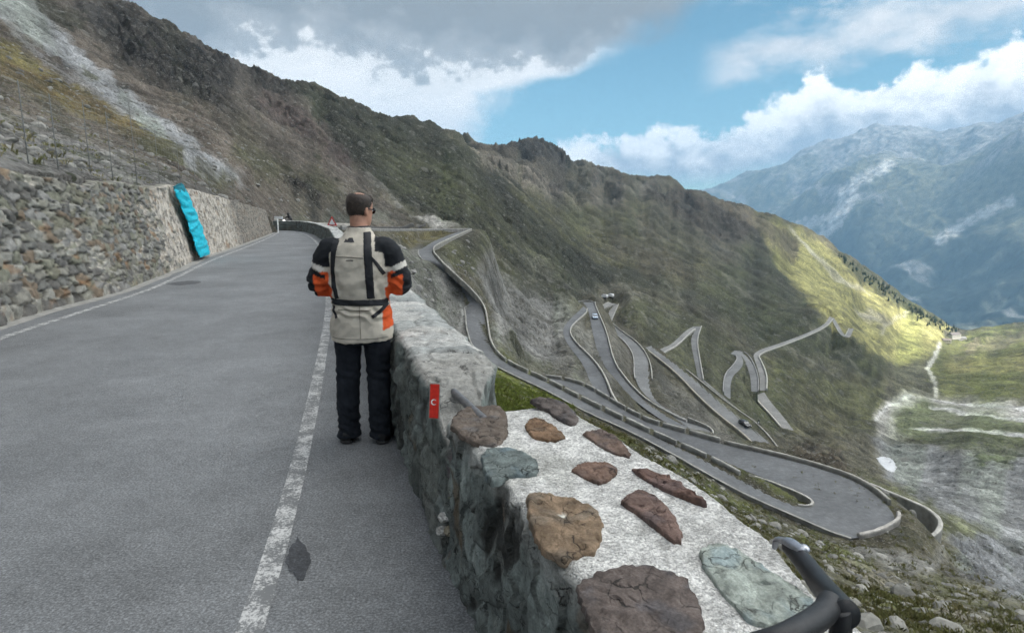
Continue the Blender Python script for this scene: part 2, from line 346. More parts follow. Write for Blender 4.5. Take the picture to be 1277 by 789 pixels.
CA = [(-180, math.tan(R(20)), 330), (-90, math.tan(R(26)), 280), (-60, math.tan(R(21)), 300), (-50, math.tan(R(19.5)), 320)] + CA + [(100, -0.03, 2200), (150, 0.0, 2200)]
for a, t, r in CA:
    if a < -45 or a > 60: pts_ae.append((a, math.log(r), t))
    pts_ae.append((a, math.log(r * 1.12), t - 0.06)); pts_ae.append((a, math.log(r * 1.45), t - 0.16)); pts_ae.append((a, math.log(r * 1.9), t - 0.22))
# left slope above the retaining wall
add_uvr([(-60, 190, 10.5), (-60, 160, 16), (-60, 110, 40), (-60, 30, 110), (-60, -60, 250), (0, 202, 12), (0, 180, 18), (0, 135, 40), (0, 68, 100), (0, 0, 240), (60, -8, 300), (60, 60, 150), (60, 125, 60), (60, 185, 22),
         (110, 226, 15.5), (100, 200, 26), (100, 155, 60), (100, 100, 120), (105, 40, 240), (200, 233, 22), (200, 208, 40), (200, 172, 80), (200, 118, 160), (210, 68, 260),
         (260, 240, 30), (260, 210, 55), (260, 160, 120), (265, 105, 230), (300, 250, 36), (300, 236, 52), (300, 207, 90), (300, 152, 180), (300, 108, 290), (340, 268, 52), (345, 256, 78), (345, 206, 150), (345, 142, 290),
         (370, 273, 72), (370, 258, 95), (400, 276, 72), (400, 258, 110), (400, 202, 200), (400, 152, 330), (430, 279, 110), (430, 244, 170), (460, 277, 150), (460, 236, 230), (460, 172, 350), (520, 276, 215), (520, 262, 245), (520, 225, 310), (520, 178, 400),
         (500, 287, 165), (560, 281, 225), (585, 279, 222), (585, 236, 310), (580, 196, 430)])
# gravel gully between our parapet and the road below
add_uvz([(470, 330, -2.0), (500, 330, -4.5), (480, 400, -3.0), (520, 360, -8), (550, 400, -11), (560, 430, -13), (530, 420, -8.5), (590, 455, -14.5), (620, 500, -6.5), (610, 475, -11), (640, 480, -14.5), (660, 500, -11)])
# hillside beyond the lower road, then the far bowl
add_uvr([(625, 430, 102), (640, 440, 106), (630, 400, 150), (630, 360, 195), (640, 300, 280), (640, 255, 390), (615, 212, 520), (645, 233, 520), (620, 206, 640), (650, 226, 680), (600, 330, 210), (590, 310, 215),
         (680, 455, 118), (690, 440, 150), (690, 400, 200), (690, 360, 250), (700, 320, 330), (680, 265, 480), (720, 300, 480), (690, 250, 760), (730, 285, 700), (645, 205, 800), (700, 215, 940), (700, 190, 1020),
         (715, 368, 232), (745, 365, 250), (760, 345, 300), (775, 356, 340), (760, 305, 600), (770, 260, 900), (780, 232, 1120), (800, 400, 300), (790, 370, 360), (820, 340, 520), (840, 290, 850), (850, 255, 1150), (820, 250, 1100),
         (845, 400, 360), (870, 385, 430), (900, 420, 380), (890, 350, 620), (900, 300, 950), (940, 330, 900), (960, 400, 560), (1000, 380, 760), (980, 320, 1150), (1020, 350, 1100), (1000, 450, 450), (1040, 440, 560), (1010, 500, 360), (1050, 500, 440), (1000, 540, 290),
         (1060, 380, 1100), (1100, 390, 1350), (1080, 430, 800), (1110, 460, 800), (1140, 420, 1300), (1150, 398, 1600), (1120, 380, 1600), (840, 480, 205), (850, 440, 280), (880, 450, 285), (900, 540, 172), (860, 500, 175), (1060, 560, 260), (1020, 560, 215),
         (1100, 510, 465), (1167, 433, 1200), (1158, 460, 880), (1094, 530, 380), (1105, 578, 320), (1080, 600, 170), (1150, 600, 260), (1150, 540, 400), (1200, 430, 1500), (1200, 500, 560), (1200, 560, 340), (1277, 420, 1500), (1277, 450, 900), (1277, 500, 540), (1277, 560, 360),
         (1277, 640, 210), (1277, 700, 125), (1277, 750, 70), (1200, 640, 150), (1220, 690, 88), (1180, 650, 98), (1150, 680, 66), (1190, 700, 62), (1400, 560, 340), (1400, 640, 200), (1400, 480, 800)])
# steep bank right of our parapet
add_uvr([(1277, 789, 17), (1200, 760, 26), (1240, 730, 48), (1100, 740, 23), (1150, 720, 38), (1110, 695, 44), (1000, 700, 17), (1050, 690, 36), (1020, 668, 47), (900, 640, 21), (940, 650, 32), (850, 600, 22), (860, 590, 36), (800, 560, 20), (760, 540, 26), (780, 545, 48), (720, 530, 20), (960, 640, 45), (900, 607, 46), (700, 510, 44)])
for a in (15, 22, 30, 38, 45, 60, 80, 110, 140):
    d0 = 1.15 / max(0.25, math.sin(R(a + 19))); add_aez(a, d0, -0.28); add_aez(a, d0 + 1.0, -0.75); add_aez(a, d0 + 3, -1.75)
for a in (60, 80, 105, 130, 150):
    add_aez(a, 12, -5.6); add_aez(a, 30, -14.5); add_aez(a, 70, -34); add_aez(a, 160, -68); add_aez(a, 400, -115); add_aez(a, 900, -150)
for a in (-5, 0, 6):
    d0 = 1.15 / math.sin(R(a + 19)); add_aez(a, d0 + .3, -0.3); add_aez(a, d0 + 2.2, -1.2)
for a in (-60, -80, -105, -130, -160, -180, 172):
    s = max(.2, abs(math.sin(R(a + 17)))); 
    for d, z in ((7.4, 2.4), (12, 4.5), (30, 15), (80, 44), (180, 88)): add_aez(a, d / s if d / s < 300 else 300 , z)
for r in (1.0, 2, 4, 7, 15, 30, 50):
    for a in (-24, -19): add_aez(a, r, -0.06)
# ---------------------------------------------------------------- interpolate the survey into a polar height field
PA = np.array(pts_ae); PA = PA[np.unique(np.round(PA[:, :2], 3), axis=0, return_index=True)[1]]
SX, SY = 1 / 4.0, 3.0
def rbf(P, A, L):
    X = np.c_[P[:, 0] * SX, P[:, 1] * SY]; n = len(X)
    D = np.linalg.norm(X[:, None] - X[None], axis=-1)
    M = np.zeros((n + 3, n + 3)); M[:n, :n] = -D + np.eye(n) * 0.02 * -1; M[:n, n] = 1; M[:n, n + 1:] = X; M[n, :n] = 1; M[n + 1:, :n] = X.T
    w = np.linalg.solve(M, np.r_[P[:, 2], 0, 0, 0])
    Y = np.c_[A.ravel() * SX, L.ravel() * SY]; o = np.empty(len(Y))
    for i in range(0, len(Y), 8000):
        y = Y[i:i + 8000]; d = np.sqrt(((y[:, None] - X[None]) ** 2).sum(-1))
        o[i:i + 8000] = -d @ w[:n] + w[n] + y @ w[n + 1:]
    return o.reshape(A.shape)
a_c = np.r_[np.arange(-180, -48, 6.0), np.arange(-48, 50, 0.6), np.arange(50, 181, 6.0)]
l_c = np.linspace(math.log(0.7), math.log(3600), 230)
E_c = rbf(PA, *np.meshgrid(a_c, l_c))
az = np.r_[np.arange(-180, -47, 3.0), np.arange(-46, 46.5, 0.115), np.arange(48, 181, 3.0)]
lr = np.r_[np.linspace(math.log(0.7), math.log(4), 50, endpoint=False), np.linspace(math.log(4), math.log(60), 330, endpoint=False), np.linspace(math.log(60), math.log(420), 470, endpoint=False), np.linspace(math.log(420), math.log(3600), 330)]
def bilerp(G, gx, gy, X, Y):
    i = np.clip(np.searchsorted(gx, X) - 1, 0, len(gx) - 2); j = np.clip(np.searchsorted(gy, Y) - 1, 0, len(gy) - 2)
    fx = (X - gx[i]) / (gx[i + 1] - gx[i]); fy = (Y - gy[j]) / (gy[j + 1] - gy[j])
    return (G[j, i] * (1 - fx) + G[j, i + 1] * fx) * (1 - fy) + (G[j + 1, i] * (1 - fx) + G[j + 1, i + 1] * fx) * fy
AZ, LR = np.meshgrid(az, lr)
E = bilerp(E_c, a_c, l_c, AZ, LR)
RR = np.exp(LR)
# make the crest meet the surveyed skyline exactly
CA = np.array(sorted(CA)); sky_t = np.interp(az, CA[:, 0], CA[:, 1]); sky_r = np.interp(az, CA[:, 0], CA[:, 2])
far = RR > 0.55 * sky_r
mx = np.where(far, E, -9).max(0)
E = E + (sky_t - mx)[None] * sstep(0.4, 0.85, RR / sky_r[None])
X0 = RR * np.sin(np.radians(AZ)); Y0 = RR * np.cos(np.radians(AZ)); Z0 = EYE + E * RR
NR, NA = Z0.shape
# ---------------------------------------------------------------- streaks that follow the fall line (line convolution on the polar grid)
dzr = np.gradient(Z0, axis=0) / np.gradient(RR, axis=0); dza = np.gradient(Z0, axis=1) / (RR * np.gradient(np.radians(AZ), axis=1))
def blur(G, n):
    for _ in range(n):
        G = (G + np.roll(G, 1, 0) + np.roll(G, -1, 0)) / 3; G = (G + np.roll(G, 1, 1) + np.roll(G, -1, 1)) / 3
    return G
dzr = blur(dzr, 6); dza = blur(dza, 6)
def lic(src, steps, dl):
    """average src along the fall line; dl = step as a fraction of the distance"""
    gm = np.hypot(dzr, dza) + 1e-6
    di = (-dzr / gm) * dl / np.gradient(LR, axis=0); dj = (-dza / gm) * dl / np.gradient(np.radians(AZ), axis=1)
    out = src.copy(); 
    for sg in (1, -1):
        I = np.arange(NR)[:, None] + np.zeros((1, NA)); J = np.arange(NA)[None] + np.zeros((NR, 1))
        for k in range(steps):
            ii = np.clip(I.astype(int), 0, NR - 1); jj = np.clip(J.astype(int), 0, NA - 1)
            I = np.clip(I + sg * np.clip(di[ii, jj], -6, 6), 0, NR - 1); J = np.clip(J + sg * np.clip(dj[ii, jj], -6, 6), 0, NA - 1)
            out += src[I.astype(int), J.astype(int)]
    out /= (2 * steps + 1)
    return out / (out.std() + 1e-9)
white = rng.standard_normal((NR, NA))
w2 = blur(rng.standard_normal((NR, NA)), 3); w2 /= w2.std()
ST_F = lic(white, 16, 0.006)        # fine streaks
ST_C = lic(w2, 22, 0.012)           # broad streaks, gullies
# ---------------------------------------------------------------- relief
def relief(x, y, r, cell, top, seed, o):
    s = np.zeros_like(x)
    for k in range(o):
        wl = top / 2 ** k
        keep = sstep(1.5, 4.0, wl / cell) * (1 - sstep(0.025, 0.09, wl / r))
        if keep.max() <= 0: continue
        n = vnoise(x / wl + seed, y / wl - seed, seed + k)
        s = s + keep * wl * (0.75 * n - 0.5 * (np.abs(n) - 0.25))
    return s
cell = np.maximum(RR * np.gradient(LR, axis=0), RR * np.gradient(np.radians(AZ), axis=1))
core = (np.abs(AZ) < 50)
REL = np.where(core, relief(X0, Y0, RR, cell, 128.0, 3, 11), 0)
U0, V0 = project(X0, Y0, Z0)
U0 = np.where(core, U0, -5000)
# rocky outcrops stand out more than meadow (weights painted in below by cover)
# ---------------------------------------------------------------- land cover colours
def seg_d(U, V, P):
    d = np.full(U.shape, 1e9); P = np.asarray(P, float)
    for (x0, y0), (x1, y1) in zip(P[:-1], P[1:]):
        L = (x1 - x0) ** 2 + (y1 - y0) ** 2 + 1e-9
        t = np.clip(((U - x0) * (x1 - x0) + (V - y0) * (y1 - y0)) / L, 0, 1)
        d = np.minimum(d, np.hypot(U - x0 - t * (x1 - x0), V - y0 - t * (y1 - y0)))
    return d
def in_poly(U, V, P):
    c = np.zeros(U.shape, bool); n = len(P)
    for i in range(n):
        x0, y0 = P[i]; x1, y1 = P[(i + 1) % n]
        if y0 == y1: continue
        k = ((y0 > V) != (y1 > V)) & (U < (x1 - x0) * (V - y0) / (y1 - y0) + x0); c ^= k
    return c
SCREE = (.165, .163, .155); BROWN = (.115, .097, .080); GREEN = (.078, .082, .042); DARKG = (.040, .044, .028); ROCK = (.045, .044, .043); OLIVE = (.135, .115, .046)
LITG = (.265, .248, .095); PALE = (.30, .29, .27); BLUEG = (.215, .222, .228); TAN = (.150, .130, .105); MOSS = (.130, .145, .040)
wx = (ST_C * 5 + 10 * fbm(U0 / 22, V0 / 22, 3, 41)); wy = 10 * fbm(U0 / 22 + 50, V0 / 22, 3, 42)
UW, VW = U0 + wx, V0 + wy
COL = np.zeros((NR, NA, 3)); COL[:] = np.array(BROWN) * .5 + np.array(GREEN) * .5
ROCKY = np.full((NR, NA), 0.35)
def paint(c, w, rocky=None):
    global COL, ROCKY
    COL = COL * (1 - w[..., None]) + np.array(c) * w[..., None]
    if rocky is not None: ROCKY = ROCKY * (1 - w) + rocky * w
def poly(c, P, soft=8, op=1.0, rocky=None, streak=0.0, thr=0.0, warp=1.0):
    U = U0 + wx * warp; V = V0 + wy * warp
    bb = np.array(P, float); x0, y0 = bb.min(0) - 30; x1, y1 = bb.max(0) + 30
    m = (U > x0) & (U < x1) & (V > y0) & (V < y1); w = np.zeros(U.shape)
    u, v = U[m], V[m]; d = seg_d(u, v, list(P) + [P[0]]); sd = np.where(in_poly(u, v, P), d, -d)
    k = sstep(-soft, soft, sd)
    if streak: k = k * sstep(-0.8, 0.8, ST_C[m] * .7 + ST_F[m] * .5 + thr)  * streak + k * (1 - streak)
    w[m] = k * op; paint(c, w, rocky)
def stroke(c, P, rad, soft=3, op=1.0, rocky=None, warp=1.0, brk=0.0):
    U = U0 + wx * warp; V = V0 + wy * warp
    bb = np.array(P, float); x0, y0 = bb.min(0) - rad - 20; x1, y1 = bb.max(0) + rad + 20
    m = (U > x0) & (U < x1) & (V > y0) & (V < y1); w = np.zeros(U.shape)
    d = seg_d(U[m], V[m], P); k = 1 - sstep(rad - soft, rad + soft, d)
    if brk: k = k * sstep(-0.6, 0.5, fbm(U[m] / 14, V[m] / 14, 3, 77) * 3 + brk)
    w[m] = k * op; paint(c, w, rocky)
# left mountain
poly(BROWN, [(-200, 300), (-200, -300), (150, -40), (345, 90), (470, 140), (430, 200), (520, 290), (340, 290), (320, 262)], 10, 1, .45)
poly(SCREE, [(60, 150), (330, 270), (230, 240), (-60, 215), (-60, 130)], 14, .9, .5)
poly(TAN, [(-60, 60), (30, 90), (120, 140), (210, 200), (150, 190), (-60, 130)], 12, .7, .3)
poly(OLIVE, [(-60, 20), (0, 45), (60, 85), (130, 125), (200, 165), (240, 198), (215, 190), (120, 150), (30, 110), (-60, 70)], 7, .95, .2)
poly((.125, .088, .050), [(0, 75), (60, 95), (130, 130), (190, 170), (150, 160), (60, 118), (0, 95)], 6, .6, .25)
stroke(GREEN, [(180, 178), (215, 188), (245, 205), (280, 215)], 7, 6, .7)
poly(BLUEG, [(-30, -40), (45, 5), (95, 62), (160, 118), (245, 180), (300, 222), (235, 195), (150, 140), (70, 75), (10, 30), (-60, 0)], 6, .95, .35)
stroke((.24, .245, .25), [(28, -10), (70, 45), (130, 95), (200, 150), (250, 182)], 3, 3, .8, warp=.4)
stroke((.20, .20, .205), [(0, 25), (60, 80), (120, 118), (170, 150)], 3, 3, .6, warp=.5)
stroke(DARKG, [(40, -5), (75, 20), (95, 30)], 9, 6, .7)
stroke(GREEN, [(105, 92), (118, 97)], 5, 4, .7)
poly(ROCK, [(75, 0), (140, 0), (235, 45), (320, 85), (400, 112), (350, 130), (320, 150), (230, 120), (150, 75)], 12, .8, 1.3)
for q in ([(110, 20), (150, 45), (190, 70)], [(160, 60), (200, 85), (240, 110)], [(230, 95), (265, 120), (290, 145)], [(190, 50), (230, 75), (275, 100)], [(370, 150), (400, 165), (425, 190)], [(395, 140), (420, 160)], [(250, 70), (290, 90), (330, 105)]):
    stroke((.032, .032, .034), q, 10, 8, .8, 1.5, 1.6, .1)
poly((.100, .086, .072), [(300, 95), (360, 120), (430, 190), (500, 275), (420, 275), (340, 210), (270, 150)], 14, .75, .5)
stroke((.085, .062, .058), [(330, 128), (370, 150), (410, 180), (430, 200)], 12, 9, .7, 1.2)
stroke(GREEN, [(395, 220), (420, 240), (300, 190), (340, 215)], 10, 10, .45)
stroke((.035, .033, .032), [(365, 228), (385, 240), (395, 250)], 6, 4, .8, 1.2)
stroke((.19, .18, .165), [(455, 215), (480, 235), (500, 258)], 3, 3, .8, .4, .4)
poly((.098, .105, .085), [(320, 255), (345, 280), (500, 282), (480, 262), (400, 262)], 6, .7, .6)
# green shoulder, centre
poly(DARKG, [(350, 95), (470, 135), (560, 155), (620, 205), (700, 280), (770, 345), (745, 365), (690, 375), (640, 340), (600, 290), (540, 275), (480, 240), (430, 185)], 9, .95, .6)
poly(GREEN, [(430, 150), (560, 200), (700, 330), (730, 372), (640, 330), (560, 268), (500, 235)], 14, .75, .5, .8, .0)
for q in ([(560, 300), (600, 330), (640, 350), (660, 370)], [(545, 305), (580, 320), (610, 330)], [(640, 345), (690, 368)]): stroke(GREEN, q, 10, 9, .6, .4)
poly(SCREE, [(600, 340), (650, 355), (720, 380), (705, 400), (690, 470), (640, 455), (615, 430), (612, 390)], 10, .95, .4, .4, .6)
poly((.13, .125, .115), [(640, 300), (700, 340), (745, 370), (700, 380), (650, 350)], 14, .6, .4, .8, -.2)
poly(GREEN, [(612, 446), (640, 455), (690, 470), (700, 462), (650, 440)], 5, .6)
poly(SCREE, [(500, 300), (545, 318), (590, 395), (585, 440), (540, 430), (500, 370), (480, 330)], 6, .95, .3)
poly((.112, .108, .10), [(505, 300), (535, 335), (550, 400), (540, 420), (515, 350)], 6, .8, .2)
stroke((.075, .073, .07), [(524, 325), (541, 350), (545, 375), (541, 398)], 2.0, 1.4, .8, None, .25)
stroke((.075, .073, .07), [(508, 325), (516, 345), (522, 365)], 1.6, 1.4, .6, None, .25)
stroke((.30, .30, .285), [(573, 378), (577, 390), (575, 420)], 1.2, 1, .9, None, .1)
stroke((.30, .30, .285), [(574, 400), (571, 415), (574, 424)], 2.6, 2, .8, None, .3)
stroke((.42, .42, .40), [(585, 430), (591, 440)], 3, 2, .9, None, .2)
stroke(OLIVE, [(500, 292), (520, 300), (560, 296)], 6, 5, .7, None, .6)
poly(PALE, [(512, 272), (532, 268), (556, 276), (575, 283), (548, 286), (525, 280)], 3, .8, .6, warp=.5)
stroke((.15, .17, .035), [(608, 462), (640, 482), (675, 500)], 20, 8, .95, .2, .4)
stroke(GREEN, [(545, 322), (575, 328), (600, 335)], 8, 7, .7)
# far bowl and the long ridge
poly((.105, .092, .070), [(560, 165), (650, 170), (720, 200), (800, 225), (760, 260), (700, 250), (640, 215)], 8, .95, .8)
poly(ROCK, [(625, 180), (650, 168), (690, 172), (760, 212), (720, 210), (670, 190), (640, 192)], 6, .9, 1.2)
poly((.165, .145, .12), [(590, 185), (640, 205), (690, 222), (735, 250), (720, 262), (660, 238), (600, 205)], 7, .7, 1.3, .9, .2)
stroke((.045, .042, .04), [(690, 232), (715, 226), (750, 219)], 6, 4, .7, 1.2)
poly((.086, .084, .040), [(640, 235), (720, 262), (800, 255), (870, 300), (900, 340), (840, 370), (780, 350), (720, 310)], 12, .9, .4, .6, .2)
poly((.070, .058, .046), [(790, 228), (870, 242), (930, 262), (960, 300), (900, 300), (840, 265)], 8, .9, .9, .7, .5)
stroke((.13, .115, .085), [(725, 222), (760, 235), (790, 270), (830, 300)], 4, 4, .6)
poly((.080, .066, .044), [(760, 290), (830, 310), (880, 350), (820, 345), (770, 320)], 12, .6, .3)
poly(DARKG, [(730, 330), (830, 350), (950, 390), (1010, 410), (960, 425), (880, 385), (800, 360)], 12, .85, .4, .5, .3)
poly(GREEN, [(760, 375), (830, 375), (900, 410), (940, 450), (1000, 540), (940, 540), (860, 470), (800, 420)], 9, .95, .25, .4, .5)
poly((.058, .066, .026), [(940, 300), (1000, 345), (1040, 400), (1120, 450), (1100, 480), (1000, 440), (940, 430), (870, 360)], 14, .85, .3, .6, .3)
poly((.085, .088, .035), [(960, 440), (1040, 470), (1110, 480), (1110, 540), (1000, 540), (950, 480)], 12, .9, .25, .4, .4)
poly((.115, .105, .062), [(980, 490), (1060, 520), (1050, 560), (1000, 560)], 14, .6)
for q in ([(880, 300), (920, 320)], [(820, 298), (832, 305)], [(845, 300), (860, 310)], [(905, 345), (940, 375)], [(795, 365), (840, 395)], [(770, 350), (800, 378)], [(830, 355), (855, 378)], [(800, 395), (812, 405)], [(1000, 400), (1060, 440)], [(1020, 420), (1080, 460)], [(980, 430), (1050, 470)], [(690, 272), (705, 285)], [(795, 285), (808, 292)]):
    stroke((.17, .165, .135), q, 1.6, 1.6, .55, None, .6)
for q in ([(985, 420), (1060, 455)], [(1010, 415), (1075, 445)], [(960, 435), (1030, 470)], [(1040, 412), (1090, 440)]): stroke((.036, .042, .02), q, 4, 4, .6, .3, .6)
poly(SCREE, [(690, 385), (722, 392), (760, 440), (775, 480), (755, 500), (700, 470), (680, 440)], 9, .6, .4, .6, .3)
poly((.15, .147, .138), [(815, 470), (850, 480), (905, 525), (940, 560), (900, 565), (840, 520)], 9, .6, .4, .6, .3)
poly((.135, .128, .118), [(755, 410), (800, 425), (790, 470), (770, 470)], 7, .55, .4, .5, .2)
poly((.150, .138, .122), [(655, 172), (700, 190), (770, 222), (830, 226), (800, 245), (735, 250), (690, 225)], 7, .6, 1.2, .7, .2)
# the dry meadow on the end of the spur, sunshine painted into its colour
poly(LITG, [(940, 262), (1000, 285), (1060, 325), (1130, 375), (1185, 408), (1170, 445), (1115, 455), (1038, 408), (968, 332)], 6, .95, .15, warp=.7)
poly((.15, .125, .085), [(900, 250), (960, 272), (1000, 300), (990, 330), (950, 290)], 6, .8, .5)
for q in ([(985, 285), (1010, 312), (1050, 345), (1085, 368)], [(1000, 303), (1030, 335), (1060, 355)], [(1066, 386), (1095, 402)], [(1100, 418), (1103, 405), (1136, 389)]): stroke((.36, .34, .24), q, 1.8, 1.2, .85, None, .2)
stroke((.33, .30, .22), [(1085, 392), (1100, 400)], 7, 5, .7)
poly((.045, .055, .026), [(1040, 305), (1080, 332), (1130, 368), (1190, 404), (1165, 405), (1110, 375), (1060, 340)], 5, .8, .4)
# valley floor
poly((.12, .125, .042), [(1170, 430), (1210, 412), (1277, 405), (1400, 400), (1400, 500), (1180, 500), (1160, 470)], 7, .95, .15)
poly((.21, .185, .075), [(1180, 450), (1277, 440), (1400, 440), (1400, 462), (1190, 468)], 6, .6)
poly((.16, .13, .10), [(1195, 445), (1230, 425), (1290, 410), (1290, 425), (1235, 440)], 5, .6)
poly(PALE, [(1090, 520), (1110, 500), (1140, 490), (1180, 497), (1400, 512), (1400, 535), (1200, 530), (1130, 545), (1095, 545)], 5, .75, .1, warp=.6)
poly((.10, .11, .055), [(1120, 515), (1150, 500), (1220, 515), (1400, 530), (1400, 560), (1180, 560), (1120, 540)], 6, .9, .15, warp=.7)
stroke((.40, .395, .375), [(1092, 525), (1105, 508), (1140, 494), (1180, 500), (1230, 505), (1300, 512)], 1.7, 1.0, .85, None, .15)
stroke((.44, .435, .42), [(1122, 532), (1160, 537), (1210, 537), (1280, 545)], 1.8, 1.1, .8, None, .15)
stroke((.42, .415, .40), [(1160, 508), (1200, 515), (1300, 527)], 1.3, .9, .7, None, .15)
stroke((.44, .43, .38), [(1172, 430), (1166, 445), (1157, 460), (1166, 478), (1168, 492)], 2.6, 1.6, .8, None, .15)
poly((.165, .168, .168), [(1085, 545), (1140, 555), (1200, 562), (1400, 560), (1400, 700), (1240, 690), (1160, 640), (1110, 600)], 8, .95, .25, warp=.7)
poly((.15, .155, .16), [(1180, 660), (1277, 680), (1400, 690), (1400, 800), (1277, 760), (1200, 720)], 14, .9, 1.0)
stroke((.085, .10, .045), [(1225, 570), (1260, 570)], 10, 6, .8)
poly((.118, .125, .060), [(1060, 590), (1100, 600), (1180, 640), (1240, 668), (1180, 670), (1120, 640)], 8, .85, .3)
poly((.088, .074, .056), [(990, 555), (1040, 560), (1075, 600), (1040, 590), (1005, 575)], 5, .85, 1.2)
# steep bank beside our parapet
poly((.125, .120, .078), [(620, 470), (700, 510), (800, 552), (900, 606), (1010, 655), (1110, 690), (1300, 760), (1300, 860), (800, 860), (600, 520)], 6, .95, .3, warp=.5)
for q, rad in (([(640, 480), (700, 515)], 12), ([(760, 545), (850, 590), (900, 625)], 10), ([(900, 650), (960, 690), (1000, 720)], 12), ([(1000, 665), (1050, 690), (1075, 705)], 12), ([(1100, 740), (1150, 765)], 12), ([(880, 610), (960, 645)], 7)):
    stroke(MOSS, q, rad, rad * .8, .85, .3, 1.4, .25)
poly((.20, .195, .18), [(1025, 668), (1080, 680), (1180, 700), (1150, 720), (1090, 700)], 7, .8, .4)
stroke((.165, .15, .12), [(1060, 705), (1120, 730), (1200, 770), (1277, 800)], 12, 8, .7, .6)
stroke((.105, .112, .042), [(925, 595), (960, 612), (1000, 626)], 5, 3, .95, .2, 0)
# general break-up along the fall line
nearf = sstep(25, 110, RR); k = np.clip(1 + nearf * (0.13 * ST_F + 0.07 * ST_C), .5, 1.7); COL = COL * k[..., None]
nA_ = fbm(X0 / (RR * .03 + .3), Y0 / (RR * .03 + .3), 4, 91); COL = COL * np.clip(1 + .55 * nA_, .5, 1.6)[..., None]
gmask = sstep(.05, .3, fbm(X0 / (RR * .06 + .5), Y0 / (RR * .06 + .5), 4, 92)) * .35 * (U0 > -4000)
COL = COL * (1 - gmask[..., None]) + COL * np.array((.86, 1.0, .70)) * gmask[..., None]
lum_ = COL.mean(-1); COL = COL * np.clip(lum_ / .095, .3, 2.2)[..., None] ** .38
terr = np.sin(2 * math.pi * (Z0 / (3 + RR * .010) + 1.6 * fbm(X0 / 90, Y0 / 90, 4, 95))); tw = sstep(860, 940, U0) * (1 - sstep(1130, 1190, U0)) * sstep(330, 400, V0) * sstep(300, 420, RR) * sstep(-.2, .3, fbm(X0 / 60, Y0 / 60, 3, 96)); COL = COL * (1 + .30 * tw * np.clip(terr * 1.6 - .3, -1, 1))[..., None]
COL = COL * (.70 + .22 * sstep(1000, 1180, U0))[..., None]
# ---------------------------------------------------------------- final heights
AMP = 0.16 + 0.30 * ROCKY
Z = Z0 + REL * AMP * np.where(RR < 60, .9, 1.0) + ROCKY * (np.clip(ST_C, -2, 2) * np.minimum(RR * .0035, 3.6) + np.clip(ST_F, -2, 2) * np.minimum(RR * .0011, 1.1)) * core
fade_sky = 1.0
# keep roads clear: cut and fill (the nearest road wins)
BD = np.full(Z.shape, 1e9); BZ = np.zeros(Z.shape); BC = np.full(Z.shape, 6.0)
for name_, (a, b) in RIB.items():
    c = (a + b) / 2; tg = np.gradient(c, axis=0); tg /= np.linalg.norm(tg, axis=1)[:, None]; w = np.abs((b - a)[:, 0] * tg[:, 1] - (b - a)[:, 1] * tg[:, 0]) / 2 + .2
    n = max(40, int(np.linalg.norm(np.diff(c, axis=0), axis=1).sum() / 0.8)); s = np.linspace(0, len(c) - 1, n)
    P = np.stack([np.interp(s, np.arange(len(c)), c[:, q]) for q in range(3)], -1); wd = np.interp(s, np.arange(len(c)), w)
    big = wd.max() + 9; rp = np.hypot(P[:, 0], P[:, 1]); ap = np.degrees(np.arctan2(P[:, 0], P[:, 1]))
    i0, i1 = np.searchsorted(lr, math.log(max(1, rp.min() - big))), np.searchsorted(lr, math.log(rp.max() + big)); da = math.degrees(big / rp.min())
    j0, j1 = np.searchsorted(az, ap.min() - da), np.searchsorted(az, ap.max() + da)
    x, y = X0[i0:i1, j0:j1], Y0[i0:i1, j0:j1]; bd, bz, bc = BD[i0:i1, j0:j1], BZ[i0:i1, j0:j1], BC[i0:i1, j0:j1]
    for q in range(len(P)):
        dd = np.hypot(x - P[q, 0], y - P[q, 1]) - wd[q]; m = dd < bd; bd[m] = dd[m]; bz[m] = P[q, 2]; bc[m] = 7.0 if name_ == 'R0' else 9.0
dz = np.abs(Z - BZ); tt_ = sstep(0, 1, (BD - 0.8) / (1.0 + np.minimum(1.0 * dz, BC))); Z = Z * tt_ + (BZ - 0.06) * (1 - tt_)
# our own road bench: between the foot of the retaining wall and the outer face of the parapet
WL = np.array([(-4.6, -12), (-6.3, 1.0)] + [tuple(p[:2]) for p in on_z(np.array([0, 63, 152, 222, 258, 298, 342]), np.array([408, 387, 364.5, 337, 320, 307, 290.5]))])
PR_IN = np.array([(4.6, -12.0), (0.62, 0.0), (-.16, 2.32), (-.80, 4.25), (-2.35, 9.3), (-5.6, 19.5), (-9.3, 31.2), (-13.6, 42.5), (-16.6, 49.2), (-18.4, 51.6), (-20.6, 52.6)])
PR_IN[0] = (0.62 + 12 * .335, -12)
def line_x(P, y): return np.interp(y, P[:, 1], P[:, 0])
bench = (X0 > line_x(WL, Y0) - 0.55) & (X0 < line_x(PR_IN, Y0) + 0.52) & (Y0 < 60) & (RR < 75)
bt = sstep(56, 66, Y0); Z = np.where(bench, -0.06 * (1 - bt) + Z * bt, Z)
behind = (X0 <= line_x(WL, Y0) - 0.55) & (X0 > line_x(WL, Y0) - 3.0) & (Y0 < 48) & (RR < 60)
Z = np.where(behind, np.minimum(Z, 2.35 + 0.55 * (line_x(WL, Y0) - 0.55 - X0)), Z)
T_V = np.stack([X0, Y0, Z], -1)
def ground_z(x, y):
    a = math.degrees(math.atan2(x, y)); l = math.log(max(.7, math.hypot(x, y)))
    return float(bilerp(Z, az, lr, np.array([a]), np.array([l]))[0])
